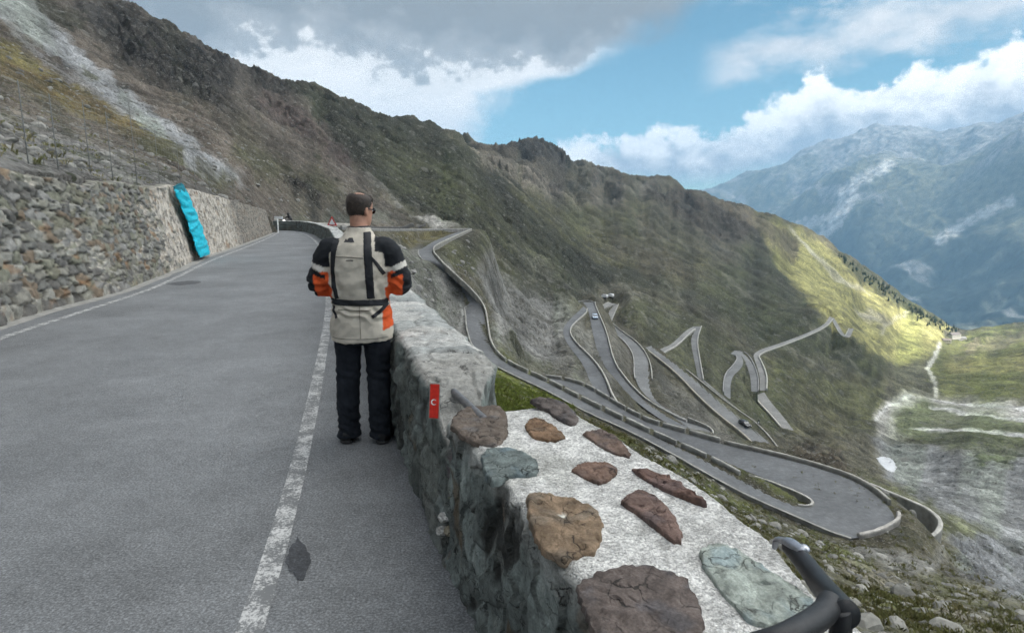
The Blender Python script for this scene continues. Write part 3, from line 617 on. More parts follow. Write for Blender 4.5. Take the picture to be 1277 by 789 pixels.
def hit(u, v, rmin=1.0, rmax=3500):
    """first ground point seen along a pixel"""
    x, y, dz = (float(q) for q in ray(u, v)); h = math.hypot(x, y)
    l = np.linspace(math.log(rmin), math.log(rmax), 3000); r = np.exp(l)
    zz = bilerp(Z, az, lr, np.full_like(l, math.degrees(math.atan2(x, y))), l); zr = EYE + dz / h * r
    k = np.argmax(zr <= zz)
    if not (zr <= zz).any(): return None
    return Vector((x / h * r[k], y / h * r[k], float(zz[k])))
m_ter, nt, b = mat_new('alpine_ground')
at = nd(nt, 'ShaderNodeAttribute', attribute_name='Col'); c = at.outputs['Color']
f0 = noise(nt, 0.035, 9, 0.72); f1 = noise(nt, 0.4, 8, 0.75); f2 = noise(nt, 5.0, 6, 0.75)
for f, lo, hi in ((f0, .50, 1.5), (f1, .52, 1.5), (f2, .5, 1.6)): c = mix_c(nt, 1.0, c, maprange(nt, f, 0.34, 0.66, lo, hi), 'MULTIPLY')
def dots(scale, thr, col, op, seed):
    """scattered stones and tufts: only some cells carry one"""
    global c
    v = nd(nt, 'ShaderNodeTexVoronoi'); v.inputs['Scale'].default_value = scale; v.inputs['Randomness'].default_value = 1
    mp = nd(nt, 'ShaderNodeMapping'); mp.inputs['Location'].default_value = (seed, seed * 2, seed * 3); nt.links.new(nt.nodes['TC'].outputs['Object'], mp.inputs['Vector']); nt.links.new(mp.outputs[0], v.inputs['Vector'])
    s_ = nd(nt, 'ShaderNodeSeparateColor'); nt.links.new(v.outputs['Color'], s_.inputs[0])
    rad = maprange(nt, s_.outputs[1], 0, 1, .18, .5)
    m = math_n(nt, 'MULTIPLY', math_n(nt, 'LESS_THAN', v.outputs['Distance'], rad), math_n(nt, 'GREATER_THAN', s_.outputs[0], thr))
    m = math_n(nt, 'MULTIPLY', m, op); c = mix_c(nt, m, c, mix_c(nt, s_.outputs[2], col, [q * .55 for q in col])); return m
h_ = math_n(nt, 'ADD', math_n(nt, 'MULTIPLY', f1, 1.2), math_n(nt, 'MULTIPLY', f2, .22)); h_ = math_n(nt, 'ADD', h_, math_n(nt, 'MULTIPLY', f0, 8.0))
for a in ((.16, .86, (.17, .165, .15), .40, 1), (.55, .84, (.20, .195, .18), .5, 4), (2.1, .78, (.22, .215, .20), .6, 7), (7.0, .66, (.24, .23, .21), .75, 11), (24.0, .6, (.22, .21, .2), .6, 13)):
    m = dots(*a); h_ = math_n(nt, 'ADD', h_, math_n(nt, 'MULTIPLY', m, .25 / a[0]))
for a in ((.3, .86, (.036, .040, .026), .45, 21), (1.2, .80, (.038, .044, .026), .5, 25), (4.0, .74, (.040, .050, .024), .6, 29)): dots(*a)
nt.links.new(c, b.inputs['Base Color']); b.inputs['Roughness'].default_value = 0.95; b.inputs['Specular IOR Level'].default_value = 0.1
bump(nt, b, h_, 0.7, 0.6)
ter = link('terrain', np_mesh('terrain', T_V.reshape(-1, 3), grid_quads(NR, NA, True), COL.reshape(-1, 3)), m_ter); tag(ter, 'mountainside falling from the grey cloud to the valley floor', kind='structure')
# ---------------------------------------------------------------- the far range across the valley
def far_range():
    P = []
    def up(L):
        for u, v, r in L:
            a, t = azel(u, v); P.append((float(a), math.log(r), float(t)))
    sky = [(760, 250, 11500), (830, 244, 11200), (872, 236, 11000), (900, 226, 10800), (940, 211, 10600), (975, 202, 10400), (1000, 194, 10400), (1030, 186, 10300), (1060, 173, 10200), (1100, 162, 10000), (1130, 163, 9900), (1170, 166, 9800), (1200, 157, 9700), (1235, 146, 9600), (1277, 137, 9500), (1350, 110, 9400), (1450, 90, 9300)]
    up(sky); up([(u, v + 30, r * 1.2) for u, v, r in sky]); up([(u, v + 90, r * 1.5) for u, v, r in sky])
    sp2 = [(860, 300, 9000), (940, 262, 8700), (1000, 232, 8500), (1050, 206, 8300), (1100, 190, 8200), (1140, 200, 8100), (1180, 208, 8000), (1230, 185, 7700), (1277, 165, 7500), (1400, 120, 7200)]
    up(sp2); up([(u, v + 6, r * 1.1) for u, v, r in sp2])
    up([(900, 330, 8200), (1000, 300, 7800), (1060, 260, 7600), (1100, 240, 7600), (1160, 240, 7500), (1277, 240, 6900), (1100, 330, 6800), (1180, 320, 6600), (1277, 330, 6000), (1180, 400, 5600), (1277, 404, 5200), (1060, 380, 6600), (950, 380, 7400), (1400, 300, 6000), (1400, 404, 5000), (850, 400, 8000), (1230, 412, 4500), (1277, 410, 4300), (1400, 420, 4200), (1120, 420, 5400), (1000, 420, 6000)])
    Pn = np.array(P); a = np.linspace(6, 56, 540); l = np.linspace(math.log(4000), math.log(11800), 400); A, L = np.meshgrid(a, l)
    ac, lc = np.linspace(5, 63, 90), np.linspace(math.log(3900), math.log(16000), 90)
    global SX, SY
    o = (SX, SY); SX, SY = .25, 8.0; Ec = rbf(Pn, *np.meshgrid(ac, lc)); SX, SY = o
    e = bilerp(Ec, ac, lc, A, L); r = np.exp(L)
    st = np.interp(a, [azel(u, v)[0] for u, v, q in sky], [azel(u, v)[1] for u, v, q in sky]); sr = np.interp(a, [azel(u, v)[0] for u, v, q in sky], [q for u, v, q in sky])
    e = e + (st - np.where(r > 8800, e, -9).max(0))[None] * sstep(.8, .97, r / sr[None])
    x, y, z = r * np.sin(np.radians(A)), r * np.cos(np.radians(A)), EYE + e * r
    n = 0
    for k in range(7):
        wl = 2600 / 2 ** k; q = vnoise(x / wl, y / wl, 300 + k); n = n + wl * (1 - 2.2 * np.abs(q)) * (.08 if k else .035)
    z = z + n - n.mean()
    u, v = project(x, y, z)
    g = fbm(x / 900, y / 900, 5, 400) + .5 * fbm(x / 260, y / 260, 4, 401)
    hh = (z + 900) / 1900
    forest = np.array((.022, .030, .026)); meadow = np.array((.115, .118, .080)); rock = np.array((.23, .23, .225))
    w1 = sstep(.20, .52, hh + .30 * g); w2 = sstep(.62, .95, hh + .35 * g)
    c = forest * (1 - w1[..., None]) + meadow * w1[..., None]; c = c * (1 - w2[..., None]) + rock * w2[..., None]
    clear = sstep(.12, .3, fbm(x / 420 + 7, y / 700, 5, 402)) * .8 * (1 - w1); c = c * (1 - clear[..., None]) + np.array((.20, .205, .16)) * clear[..., None]
    sl = sstep(.20, .36, fbm(x / 240, y / 1500, 4, 403)) * .7; c = c * (1 - sl[..., None]) + np.array((.24, .24, .235)) * sl[..., None]
    for q, rad in (([(1065, 245), (1040, 275), (1020, 300), (1000, 320)], 7), ([(1055, 250), (1040, 268), (985, 285), (950, 290)], 6), ([(1110, 205), (1080, 220), (1050, 240)], 7), ([(1170, 300), (1200, 280), (1260, 250)], 6), ([(1060, 255), (1045, 280), (1025, 300)], 4)):
        d = seg_d(u, v, q); w = (1 - sstep(rad * .3, rad * 1.6, d + 6 * fbm(u / 9, v / 9, 3, 405))) * .8; c = c * (1 - w[..., None]) + np.array((.46, .46, .44)) * w[..., None]
    m = col_mat('far_mountain', 0.012, 0.75, 0.95, 0.8, 60.0, 13)
    o_ = link('mountains', np_mesh('mountains', np.stack([x, y, z], -1).reshape(-1, 3), grid_quads(*x.shape, True), c.reshape(-1, 3)), m)
    tag(o_, 'blue hazy mountain range across the valley', kind='structure')
far_range()
def ground_below():
    V = np.array([(-4600, -3200, -1500), (10000, -3200, -1500), (10000, 12200, -1500), (-4600, 12200, -1500)], float)
    o = link('valley_ground', np_mesh('valley_ground', V, np.array([[0, 1, 2, 3]])), simple_mat('valley_ground', (.05, .065, .035), .95, .3, .004, 0)); tag(o, kind='structure')
ground_below()
# ---------------------------------------------------------------- air
def haze():
    bm = bmesh.new(); bmesh.ops.create_cube(bm, size=1)
    for v in bm.verts: v.co = Vector((2700 + v.co.x * 14800, 4500 + v.co.y * 15600, (v.co.z + .5) * 2900 - 1502))
    me = bpy.data.meshes.new('haze'); bm.to_mesh(me); bm.free()
    m = bpy.data.materials.new('haze'); m.use_nodes = True; nt = m.node_tree; nt.nodes.clear()
    out = nd(nt, 'ShaderNodeOutputMaterial'); vol = nd(nt, 'ShaderNodeVolumePrincipled')
    vol.inputs['Color'].default_value = (.23, .40, .58, 1); vol.inputs['Density'].default_value = HAZE_D; vol.inputs['Anisotropy'].default_value = 0.0
    nt.links.new(vol.outputs[0], out.inputs['Volume']); link('haze', me, m)['kind'] = 'stuff'
HAZE_D = 1.02e-4
haze()
# ---------------------------------------------------------------- roads
def asphalt(name, col, grain, patch, gstr=0.5, far=False):
    m, nt, b = mat_new(name)
    g = noise(nt, grain, 3, 0.75); p = noise(nt, patch, 6, 0.6); q = noise(nt, grain * .22, 4, 0.7)
    c = ramp(nt, g, [(0.30, [x * (1 - gstr) for x in col]), (0.50, col), (0.66, [x * (1 + 1.6 * gstr) for x in col]), (.75, [x * (1 + 3.2 * gstr) for x in col])])
    c = mix_c(nt, 1.0, c, maprange(nt, p, 0.3, 0.7, 0.74, 1.26), 'MULTIPLY'); c = mix_c(nt, 1.0, c, maprange(nt, noise(nt, patch * 6, 7, .7), 0.3, 0.7, 0.86, 1.14), 'MULTIPLY'); c = mix_c(nt, 1.0, c, maprange(nt, q, 0.3, 0.7, 0.84, 1.16), 'MULTIPLY')
    nt.links.new(c, b.inputs['Base Color']); b.inputs['Roughness'].default_value = 0.78; b.inputs['Specular IOR Level'].default_value = 0.35
    if not far: bump(nt, b, g, 0.55, 0.006)
    return m, c
m_road, _ = asphalt('asphalt', (.122, .126, .130), 80, 0.55, .5)
m_road2, _ = asphalt('far_asphalt', (.098, .101, .104), 2.2, 0.09, .16, True)
def strip_mesh(name, A, B, mat, z=0.0, cross=2):
    A = np.asarray(A, float); B = np.asarray(B, float); t = np.linspace(0, 1, cross)[None, :, None]
    V = A[:, None] * (1 - t) + B[:, None] * t; V[..., 2] += z
    return link(name, np_mesh(name, V.reshape(-1, 3), grid_quads(len(A), cross, False)), mat)
ys = np.r_[np.linspace(-12, 44, 90), 45, 46]
A = np.stack([line_x(WL, ys) - .25, ys, ys * 0], -1); B = np.stack([line_x(PR_IN, ys) + .22, ys, ys * 0], -1)
A = np.r_[A, [(-18.0, 46.3, 0), (-18.8, 46.9, 0), (-20.5, 47.2, 0), (-26, 47.5, -.2), (-40, 47, -.6)]]
B = np.r_[B, [(-16.7, 49.6, 0), (-18.2, 51.8, 0), (-20.6, 52.9, 0), (-26, 53.8, -.2), (-40, 53.5, -.6)]]
tag(strip_mesh('road', A, B, m_road, 0.0, 4), kind='structure')
def line_mat():
    m, nt, b = mat_new('worn_white_paint')
    g = noise(nt, 85, 4, 0.75); w = noise(nt, 7, 5, 0.6); k = math_n(nt, 'ADD', math_n(nt, 'MULTIPLY', g, 1.0), math_n(nt, 'MULTIPLY', w, 0.9))
    k = math_n(nt, 'ADD', k, math_n(nt, 'MULTIPLY', math_n(nt, 'SUBTRACT', noise(nt, 40, 3, .7), .5), .6)); f = maprange(nt, k, 0.90, 1.10); c = mix_c(nt, f, (.125, .128, .13), (.44, .44, .43)); nt.links.new(c, b.inputs['Base Color']); b.inputs['Roughness'].default_value = .8
    bump(nt, b, g, .5, .006); return m
m_line = line_mat()
def road_line(px, wd, name='road_marking', z=0.004):
    P = smooth_line(on_z(np.array([p[0] for p in px], float), np.array([p[1] for p in px], float)), 2)
    P = resample(P, 160); T = np.gradient(P, axis=0); T /= np.linalg.norm(T, axis=1)[:, None]; N = np.stack([-T[:, 1], T[:, 0], T[:, 2] * 0], -1)
    j = 1 + .10 * fbm(np.arange(160) / 3.0, np.zeros(160), 3, 5)[:, None]
    return tag(strip_mesh(name, P + N * wd / 2 * j, P - N * wd / 2 * j, m_line, z, 2), kind='structure')
road_line([(285, 860), (311, 789), (346, 680), (376, 570), (400, 455), (411, 385), (409, 345), (401, 310), (391, 298), (380, 291.6), (366, 288.9)], .112)
road_line([(-260, 520), (0, 421), (108, 387), (190, 360.2), (222, 345), (262, 325), (305, 309), (336, 296.5), (347, 290)], .13)
# pale dusty gutter at the foot of the retaining wall
gy = np.linspace(-10, 45.8, 90); gm = simple_mat('gutter_concrete', (.24, .235, .22), .9, .35, 6, .3, .01)
GA = np.stack([line_x(WL, gy) - .2, gy, gy * 0], -1); GB = np.stack([line_x(WL, gy) + .16 + .12 * fbm(gy * 1.3, gy * 0, 3, 8), gy, gy * 0], -1)
tag(strip_mesh('gutter', GA, GB, gm, 0.004), kind='structure')
# dark tar patch
def patch(px, name, col, z=.004):
    P = np.array([on_z(u, v) for u, v in px]); P = smooth_line(np.r_[P, P[:1]], 2)[:-1]; c = P.mean(0)
    n = len(P); j = 1 + .06 * rng.standard_normal(n)[:, None]; P = c + (P - c) * j
    V = np.r_[P, [c]]; V[:, 2] = z; Q = np.array([[i, (i + 1) % n, n] for i in range(n)])
    m, _ = asphalt('tar_' + name, col, 95, 3); return tag(link(name, np_mesh(name, V, Q), m), kind='structure')
patch([(372, 671), (384, 686), (388, 700), (382, 716), (373, 726), (362, 716), (356, 700), (361, 684)], 'tar_patch', (.036, .038, .042))
patch([(206, 354), (230, 350), (256, 351), (240, 355), (218, 356)], 'tar_patch', (.06, .062, .066))
PALE_ROAD, _ = asphalt('old_pale_asphalt', (.17, .167, .158), 1.4, 0.06, .18, True)
CLIFF_ROAD, _ = asphalt('grey_asphalt', (.125, .126, .124), 1.8, 0.07, .18, True)
for k, (a, b_) in RIB.items():
    mt = m_road2 if k in ('R0', 'R1', 'R1b', 'RA', 'RB') else CLIFF_ROAD if k in ('RC', 'RE', 'RG', 'RG2', 'RF2', 'RF3') else PALE_ROAD
    tag(strip_mesh('road', a, b_, mt, 0.06, 3), kind='structure')
# ---------------------------------------------------------------- stone walls
m_stone = col_mat('rubble_stone', 9.0, .34, .92, .6, .03, 9, 60, .2)
m_stone_near = col_mat('weathered_stone', 16.0, .42, .9, .9, .02, 12, 130, .30)
def grit(m):      # pebbly grain in the pale mortar, hairline cracks in the stone
    nt = m.node_tree; b = nt.nodes['Principled BSDF']; l = b.inputs['Base Color'].links[0]; c = l.from_socket
    at = nd(nt, 'ShaderNodeAttribute', attribute_name='Col'); sp = nd(nt, 'ShaderNodeSeparateColor'); nt.links.new(at.outputs['Color'], sp.inputs[0]); pale = maprange(nt, sp.outputs[1], .26, .40)
    v = nd(nt, 'ShaderNodeTexVoronoi'); v.inputs['Scale'].default_value = 150; nt.links.new(nt.nodes['TC'].outputs['Object'], v.inputs['Vector']); s2 = nd(nt, 'ShaderNodeSeparateColor'); nt.links.new(v.outputs['Color'], s2.inputs[0])
    k = maprange(nt, s2.outputs[0], 0, 1, .62, 1.25); c = mix_c(nt, pale, c, mix_c(nt, 1.0, c, k, 'MULTIPLY'))
    ve = nd(nt, 'ShaderNodeTexVoronoi', feature='DISTANCE_TO_EDGE'); ve.inputs['Scale'].default_value = 13; mp = nd(nt, 'ShaderNodeVectorMath', operation='ADD'); n3 = nd(nt, 'ShaderNodeTexNoise'); n3.inputs['Scale'].default_value = 9; n3.inputs['Detail'].default_value = 5; nt.links.new(nt.nodes['TC'].outputs['Object'], n3.inputs['Vector'])
    sc = nd(nt, 'ShaderNodeVectorMath', operation='SCALE'); sc.inputs['Scale'].default_value = .16; nt.links.new(n3.outputs['Color'], sc.inputs[0]); nt.links.new(nt.nodes['TC'].outputs['Object'], mp.inputs[0]); nt.links.new(sc.outputs[0], mp.inputs[1]); nt.links.new(mp.outputs[0], ve.inputs['Vector'])
    cr = math_n(nt, 'MULTIPLY', maprange(nt, ve.outputs['Distance'], .008, .035, .75, 0), math_n(nt, 'SUBTRACT', 1.0, pale)); cr = math_n(nt, 'MULTIPLY', cr, maprange(nt, n3.outputs['Fac'], .45, .6))
    c = mix_c(nt, cr, c, (.02, .02, .018)); nt.links.new(c, b.inputs['Base Color'])
    bp = [n for n in nt.nodes if n.type == 'BUMP'][0]; h0 = bp.inputs['Height'].links[0].from_socket
    h = math_n(nt, 'ADD', h0, math_n(nt, 'MULTIPLY', math_n(nt, 'MULTIPLY', v.outputs['Distance'], pale), -.35)); h = math_n(nt, 'ADD', h, math_n(nt, 'MULTIPLY', cr, -.5)); nt.links.new(h, bp.inputs['Height'])
grit(m_stone_near)
m_par_far = col_mat('pale_parapet_stone', 1.6, .30, .92, .5, .08, 8)
def pal(idh, cols):
    cols = np.array(cols); return cols[np.clip((idh * len(cols)).astype(int), 0, len(cols) - 1)]
# --- parapets of the lower roads
def parapet(P, h=.75, w=.4, label='', group=None, tint=(.30, .29, .265), name='parapet_wall', step=None, sink=.6):
    h = h * .66; w = w * .62; tint = tuple(q * .86 for q in tint)
    P = np.asarray(P, float); L = np.linalg.norm(np.diff(P, axis=0), axis=1).sum(); n = max(3, min(240, int(L / (step or max(.5, np.hypot(P[:, 0], P[:, 1]).min() * .008)))))
    P = resample(P, n); T = np.gradient(P, axis=0); T[:, 2] = 0; T /= np.linalg.norm(T, axis=1)[:, None] + 1e-9; N = np.stack([-T[:, 1], T[:, 0], T[:, 2]], -1)
    prof = [(-.5, -sink), (-.5, .45), (-.48, .9), (-.36, 1.0), (0, 1.02), (.36, 1.0), (.48, .9), (.5, .45), (.5, -sink)]
    V = []; col = []
    s = np.arange(n) * L / n
    for i, (a, b) in enumerate(prof):
        hh = b * h if b > 0 else b
        j = .06 * fbm(s / .9 + 31 * i, np.full(n, i * 3.1), 3, int(abs(P[0, 0] * 7)) % 97)
        q = P + N * (a * w + j[:, None] * (1 if a > 0 else -1)); q[:, 2] += hh + .6 * j * (b > .5); V.append(q)
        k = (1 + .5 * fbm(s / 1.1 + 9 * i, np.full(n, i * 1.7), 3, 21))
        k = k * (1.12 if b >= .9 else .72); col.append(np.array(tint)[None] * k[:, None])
    V = np.stack(V, 1); col = np.stack(col, 1); m = len(prof)
    Q = list(map(tuple, grid_quads(n, m)))
    me = np_mesh(name, V.reshape(-1, 3), np.array(Q), col.reshape(-1, 3)); bm = bmesh.new(); bm.from_mesh(me)
    bm.verts.ensure_lookup_table(); lay = None
    for r in (0, n - 1):
        try: bm.faces.new([bm.verts[r * m + c] for c in range(m)])
        except ValueError: pass
    bmesh.ops.recalc_face_normals(bm, faces=bm.faces); bm.to_mesh(me); bm.free()
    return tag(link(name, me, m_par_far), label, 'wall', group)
def px_line(L, z0, z1=None, it=2):
    zz = np.linspace(z0, z0 if z1 is None else z1, len(L)) if not hasattr(z0, '__len__') else np.interp(np.linspace(0, 1, len(L)), np.linspace(0, 1, len(z0)), z0)
    return smooth_line(on_z(np.array([p[0] for p in L], float), np.array([p[1] for p in L], float), zz), it)
def edge(k, side, a=0.0, b=1.0, off=.35):
    A, B = RIB[k]; P, O = (A, B) if side == 'L' else (B, A); n = len(P)
    d = P - O; d[:, 2] = 0; d /= np.linalg.norm(d, axis=1)[:, None] + 1e-9
    Q = P + d * off; i0, i1 = int(a * (n - 1)), int(b * (n - 1)); return Q[i0:i1 + 1]
def find(k, side, u):          # parameter along an edge where its photo column is u
    P = RIB[k][0 if side == 'L' else 1]; uu, _ = project(P[:, 0], P[:, 1], P[:, 2]); return uu
R1r = RIB['R1'][1]; u1, v1_ = project(R1r[:, 0], R1r[:, 1], R1r[:, 2]); iS = int(np.argmax((u1 > 608) & (v1_ > 425)))
parapet(edge('R1', 'R', 0, iS / 139), .8, .42, 'pale stone parapet curving beside the road behind the man', None, (.31, .30, .27))
iE = int(np.argmax(u1 > 915)); ptsE = edge('R1', 'R', iS / 139, iE / 139)
ptsE = resample(ptsE, 600); Ls = np.r_[0, np.cumsum(np.linalg.norm(np.diff(ptsE, axis=0), axis=1))]
x = 0.0; tot = Ls[-1]
while x < tot - .8:
    ln = min(random.choice((2.6, 3.0, 3.4, 3.8)) * (1 if x > 16 else 1.25), tot - x); m = (Ls >= x) & (Ls <= x + ln)
    if m.sum() > 4: parapet(ptsE[m], .85, .42, 'pale parapet block in the gapped row between two lower roads', 'parapet blocks between the lower roads', (.30, .295, .27), 'parapet_block', .4)
    x += ln + .55
parapet(px_line([(914, 592), (935, 592), (976, 607), (1010, 621.5), (1015, 629), (1008, 632), (995, 630.5)], -21.6, -21.5), .22, .35, 'low pale kerb wall around the grassy tip inside the hairpin', None, (.34, .33, .30))
parapet(edge('R1', 'L', .40, 1.0, -.05), .12, .34, 'low broken kerb along the inner edge of the road to the wide hairpin', None, (.25, .245, .225), 'road_kerb')
R1o = edge('R1b', 'L', 0.11, 1.0, .3); uo, vo = project(R1o[:, 0], R1o[:, 1], R1o[:, 2]); iA = int(np.argmax((uo < 906))); 
parapet(R1o[:iA + 1], .7, .42, 'long unbroken parapet along the outer edge of the wide hairpin', None, (.29, .28, .25))
q = resample(R1o[iA:], 600); Ls = np.r_[0, np.cumsum(np.linalg.norm(np.diff(q, axis=0), axis=1))]; x = .5
while x < Ls[-1] - 1:
    ln = random.choice((3.2, 4.0, 4.6)); m = (Ls >= x) & (Ls <= x + ln)
    if m.sum() > 3: parapet(q[m], .85, .42, 'pale parapet block in the outer row above the switchbacks', 'parapet blocks along the outer road edge', (.30, .295, .27), 'parapet_block', .4)
    x += ln + .6
parapet(px_line([(1070, 671), (1090, 667), (1107, 660), (1122, 650), (1120, 643)], -21.7), .6, .45, 'short pale wall closing the end of the wide hairpin', None, (.36, .34, .31), sink=2.6)
parapet(px_line([(1085, 606), (1110, 617), (1134, 626.5), (1162, 640), (1175, 655), (1166, 670), (1144, 676)], -25.5, -25.5), .5, .6, 'curved pale stone wall below and beyond the wide hairpin', None, (.35, .34, .31), sink=2.5)
parapet(edge('R0', 'R', .12, .95), .7, .4, 'grey guard wall level with the man\'s right shoulder', None, (.25, .245, .23))
parapet(edge('RA', 'R'), .9, .5, 'pale parapet on the narrow left arm of the middle switchback', None, (.36, .35, .32))
parapet(edge('RB', 'R', .03), .9, .5, 'pale parapet on the broad right arm of the middle switchback', None, (.36, .35, .32))
parapet(px_line([(712, 379), (722, 376), (735, 375), (742, 378)], -34), .6, .4, 'low wall around the top bend of the middle switchback', None, (.27, .265, .25))
parapet(px_line([(858, 523), (884, 534), (890, 541), (888, 545)], -43.1), .9, .5, 'pale parapet rounding the tip of the lower right bend', None, (.36, .35, .32))
parapet(edge('RC', 'R', .35), .9, .5, 'pale parapet beside the grey road wedge below the switchback', None, (.34, .33, .30))
parapet(edge('RC', 'L', .3, .8), .5, .45, 'low kerb wall on the inner side of the grey road wedge', None, (.36, .35, .33))
parapet(edge('RD', 'L', 0, .5), .9, .7, 'pale wall climbing to the parking bend with two vans', None, (.36, .355, .33))
parapet(edge('RD', 'R', .45), .9, .7, 'pale wall dropping from the parking bend with two vans', None, (.36, .355, .33))
parapet(edge('RE', 'L'), 1.1, .8, 'long tan wall above the straight road with the dark car', None, (.34, .315, .26))
parapet(edge('RE', 'R', .3), .9, .6, 'long pale wall below the straight road with the dark car', None, (.31, .30, .27))
parapet(edge('RF', 'R', .2), 1.2, .9, 'pale wall on the left arm of the inverted V bend', None, (.38, .37, .34))
parapet(edge('RF2', 'R'), 1.0, .8, 'pale wall on the right arm of the inverted V bend', None, (.33, .325, .30))
parapet(edge('RG', 'L', .1, .9), .9, .7, 'grey wall on the stepped bend below the inverted V', None, (.27, .265, .26))
parapet(edge('RG2', 'R', .1), .9, .7, 'grey wall on the short arm beside the pale zigzag', None, (.26, .255, .25))
parapet(edge('RH', 'R'), 1.6, 1.2, 'long pale wall of the road slanting up to the dry meadow', None, (.37, .365, .33))
parapet(edge('RH2', 'L'), 1.2, 1.0, 'bright rubble wall at the foot of the pale zigzag', None, (.44, .42, .37))
parapet(edge('RI', 'L'), 1.4, 1.1, 'faint pale wall of the V bend at the meadow edge', None, (.33, .33, .29))
# --- the tall retaining wall on the uphill side
def retaining_wall():
    ws = np.array([p for p in WL if p[1] > -9]); ws = np.r_[[(line_x(WL, -6), -6)], ws[ws[:, 1] > -6]]
    # sample columns finer where they show larger
    ln = np.r_[0, np.cumsum(np.linalg.norm(np.diff(ws, axis=0), axis=1))]
    s = [0.0]
    while s[-1] < ln[-1]:
        x, y = np.interp(s[-1], ln, ws[:, 0]), np.interp(s[-1], ln, ws[:, 1]); s.append(s[-1] + (max(.03, .0035 * math.hypot(x, y)) if y > 5 else .12))
    s = np.array(s[:-1]); bx, by = np.interp(s, ln, ws[:, 0]), np.interp(s, ln, ws[:, 1])
    bx = bx + .0; T = np.stack([np.gradient(bx), np.gradient(by)], -1); T /= np.linalg.norm(T, axis=1)[:, None]; N = np.stack([T[:, 1], -T[:, 0]], -1)     # towards the road
    # height from the photographed top edge
    top = [(-60, 196), (0, 207), (32, 217), (60, 221), (105, 231), (143, 227), (170, 231), (196, 236), (218, 231), (250, 238), (291, 250), (333, 262), (341, 266)]
    su, sz = [], []
    for u, v in top:
        x, y, dz = (float(q) for q in ray(u, v)); a = math.atan2(x, y); aa = np.arctan2(bx - .34 * N[:, 0], by - .34 * N[:, 1]); ok = by > 3
        k = int(np.argmin(np.where(ok, np.abs(aa - a), 9))); d = math.hypot(bx[k] - .34 * N[k, 0], by[k] - .34 * N[k, 1]); su.append(s[k]); sz.append(EYE + dz / math.hypot(x, y) * d)
    o = np.argsort(su); H = np.interp(s, np.array(su)[o], np.array(sz)[o]); H = H + .07 * fbm(s / .8, s * 0, 3, 3)
    m = 78; t = np.linspace(0, 1, m)
    Sg, Tg = np.meshgrid(s, t, indexing='ij'); Hg = Tg * H[:, None]
    bu, _ = project(bx, by, bx * 0 + .8); BU = bu[:, None] + 0 * Tg; BU = np.where(by[:, None] < 5, -400, BU)
    big = 1 - sstep(20, 190, BU); sx = .20 + .26 * big; sy = .13 + .13 * big
    size_x = np.where(BU < 110, .44, np.where(BU < 205, .30, .20))
    disp = np.zeros_like(Hg); col = np.zeros(Hg.shape + (3,)); mor = np.zeros_like(Hg)
    wsx = .12 * fbm(Sg * 2.2, Hg * 2.2, 3, 51); wsy = .10 * fbm(Sg * 2.2 + 9, Hg * 2.2, 3, 52)
    P1 = [(.165, .16, .14), (.13, .13, .12), (.20, .195, .165), (.16, .155, .12), (.235, .23, .205), (.105, .102, .095), (.185, .182, .172), (.145, .115, .085), (.165, .165, .13), (.125, .122, .115)]
    P2 = [(.24, .215, .18), (.33, .30, .26), (.20, .19, .17), (.15, .14, .125), (.29, .25, .20), (.38, .35, .31), (.12, .115, .105)]
    acc = None
    for (lo, hi, cx, cy, seed, P) in ((-9999, 50, .38, .21, 61, P1), (50, 120, .30, .17, 62, P1), (120, 212, .24, .14, 63, P1), (212, 9999, .17, .115, 64, P2)):
        w = (BU + 40 * fbm(Sg, Hg * 1.5, 3, 70) >= lo) & (BU + 40 * fbm(Sg, Hg * 1.5, 3, 70) < hi)
        # coursed: shift alternate rows
        yy = (Hg + wsy) / cy; xx = (Sg + wsx) / cx + .5 * (np.floor(yy) % 2)
        d1, d2, idh, ox, oy = cells(xx, yy, seed, .75); e = d2 - d1
        f = sstep(.0, .15, e); dome = f * (.65 + .7 * _h((idh * 9973).astype(np.int64), (idh * 0).astype(np.int64), 3)) + .12 * (1 - d1)
        tilt = (idh - .5) * ox * 1.3 + (np.mod(idh * 7.3, 1) - .5) * oy * 1.5
        c = pal(np.mod(idh * 3.7, 1), P); c = c * (1 + .25 * fbm(Sg * 7, Hg * 7, 3, 80))[..., None]
        gap = 1 - sstep(.03, .12, e); mortar = sstep(-.12, .12, fbm(Sg / 1.6, Hg / .8, 3, 88) + (.35 if lo > 200 else -.02) - .35 * Tg * (lo < 200))
        gc = np.array((.075, .07, .06)) * (1 - mortar[..., None]) + np.array((.42, .39, .34)) * mortar[..., None]
        c = c * (1 - gap[..., None]) + gc * gap[..., None]
        depth = cx * (.22 if lo < 200 else .12)
        disp = np.where(w, depth * (dome + tilt) + .25 * depth * mortar * gap, disp); col = np.where(w[..., None], c, col)
    rust = sstep(.30, .42, fbm(Sg / .7, Hg / .45, 3, 93)); col = col * (1 - .5 * rust[..., None]) + np.array((.22, .12, .055)) * .5 * rust[..., None]
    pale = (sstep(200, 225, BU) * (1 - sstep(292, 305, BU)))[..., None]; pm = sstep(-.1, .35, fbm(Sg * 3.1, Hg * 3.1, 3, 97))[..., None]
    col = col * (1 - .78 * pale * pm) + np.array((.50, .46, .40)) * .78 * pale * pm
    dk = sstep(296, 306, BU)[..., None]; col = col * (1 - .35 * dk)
    disp = disp + .022 * fbm(Sg * 9, Hg * 9, 4, 99)
    bat = .34 * Tg
    X = bx[:, None] + N[:, :1] * (disp - bat - .12); Y = by[:, None] + N[:, 1:] * (disp - bat - .12); Zg = Hg + .0
    Zg = Zg - .15 * (1 - sstep(0, .06, Tg))
    # capping: top edge turns back into the hillside
    ext = []
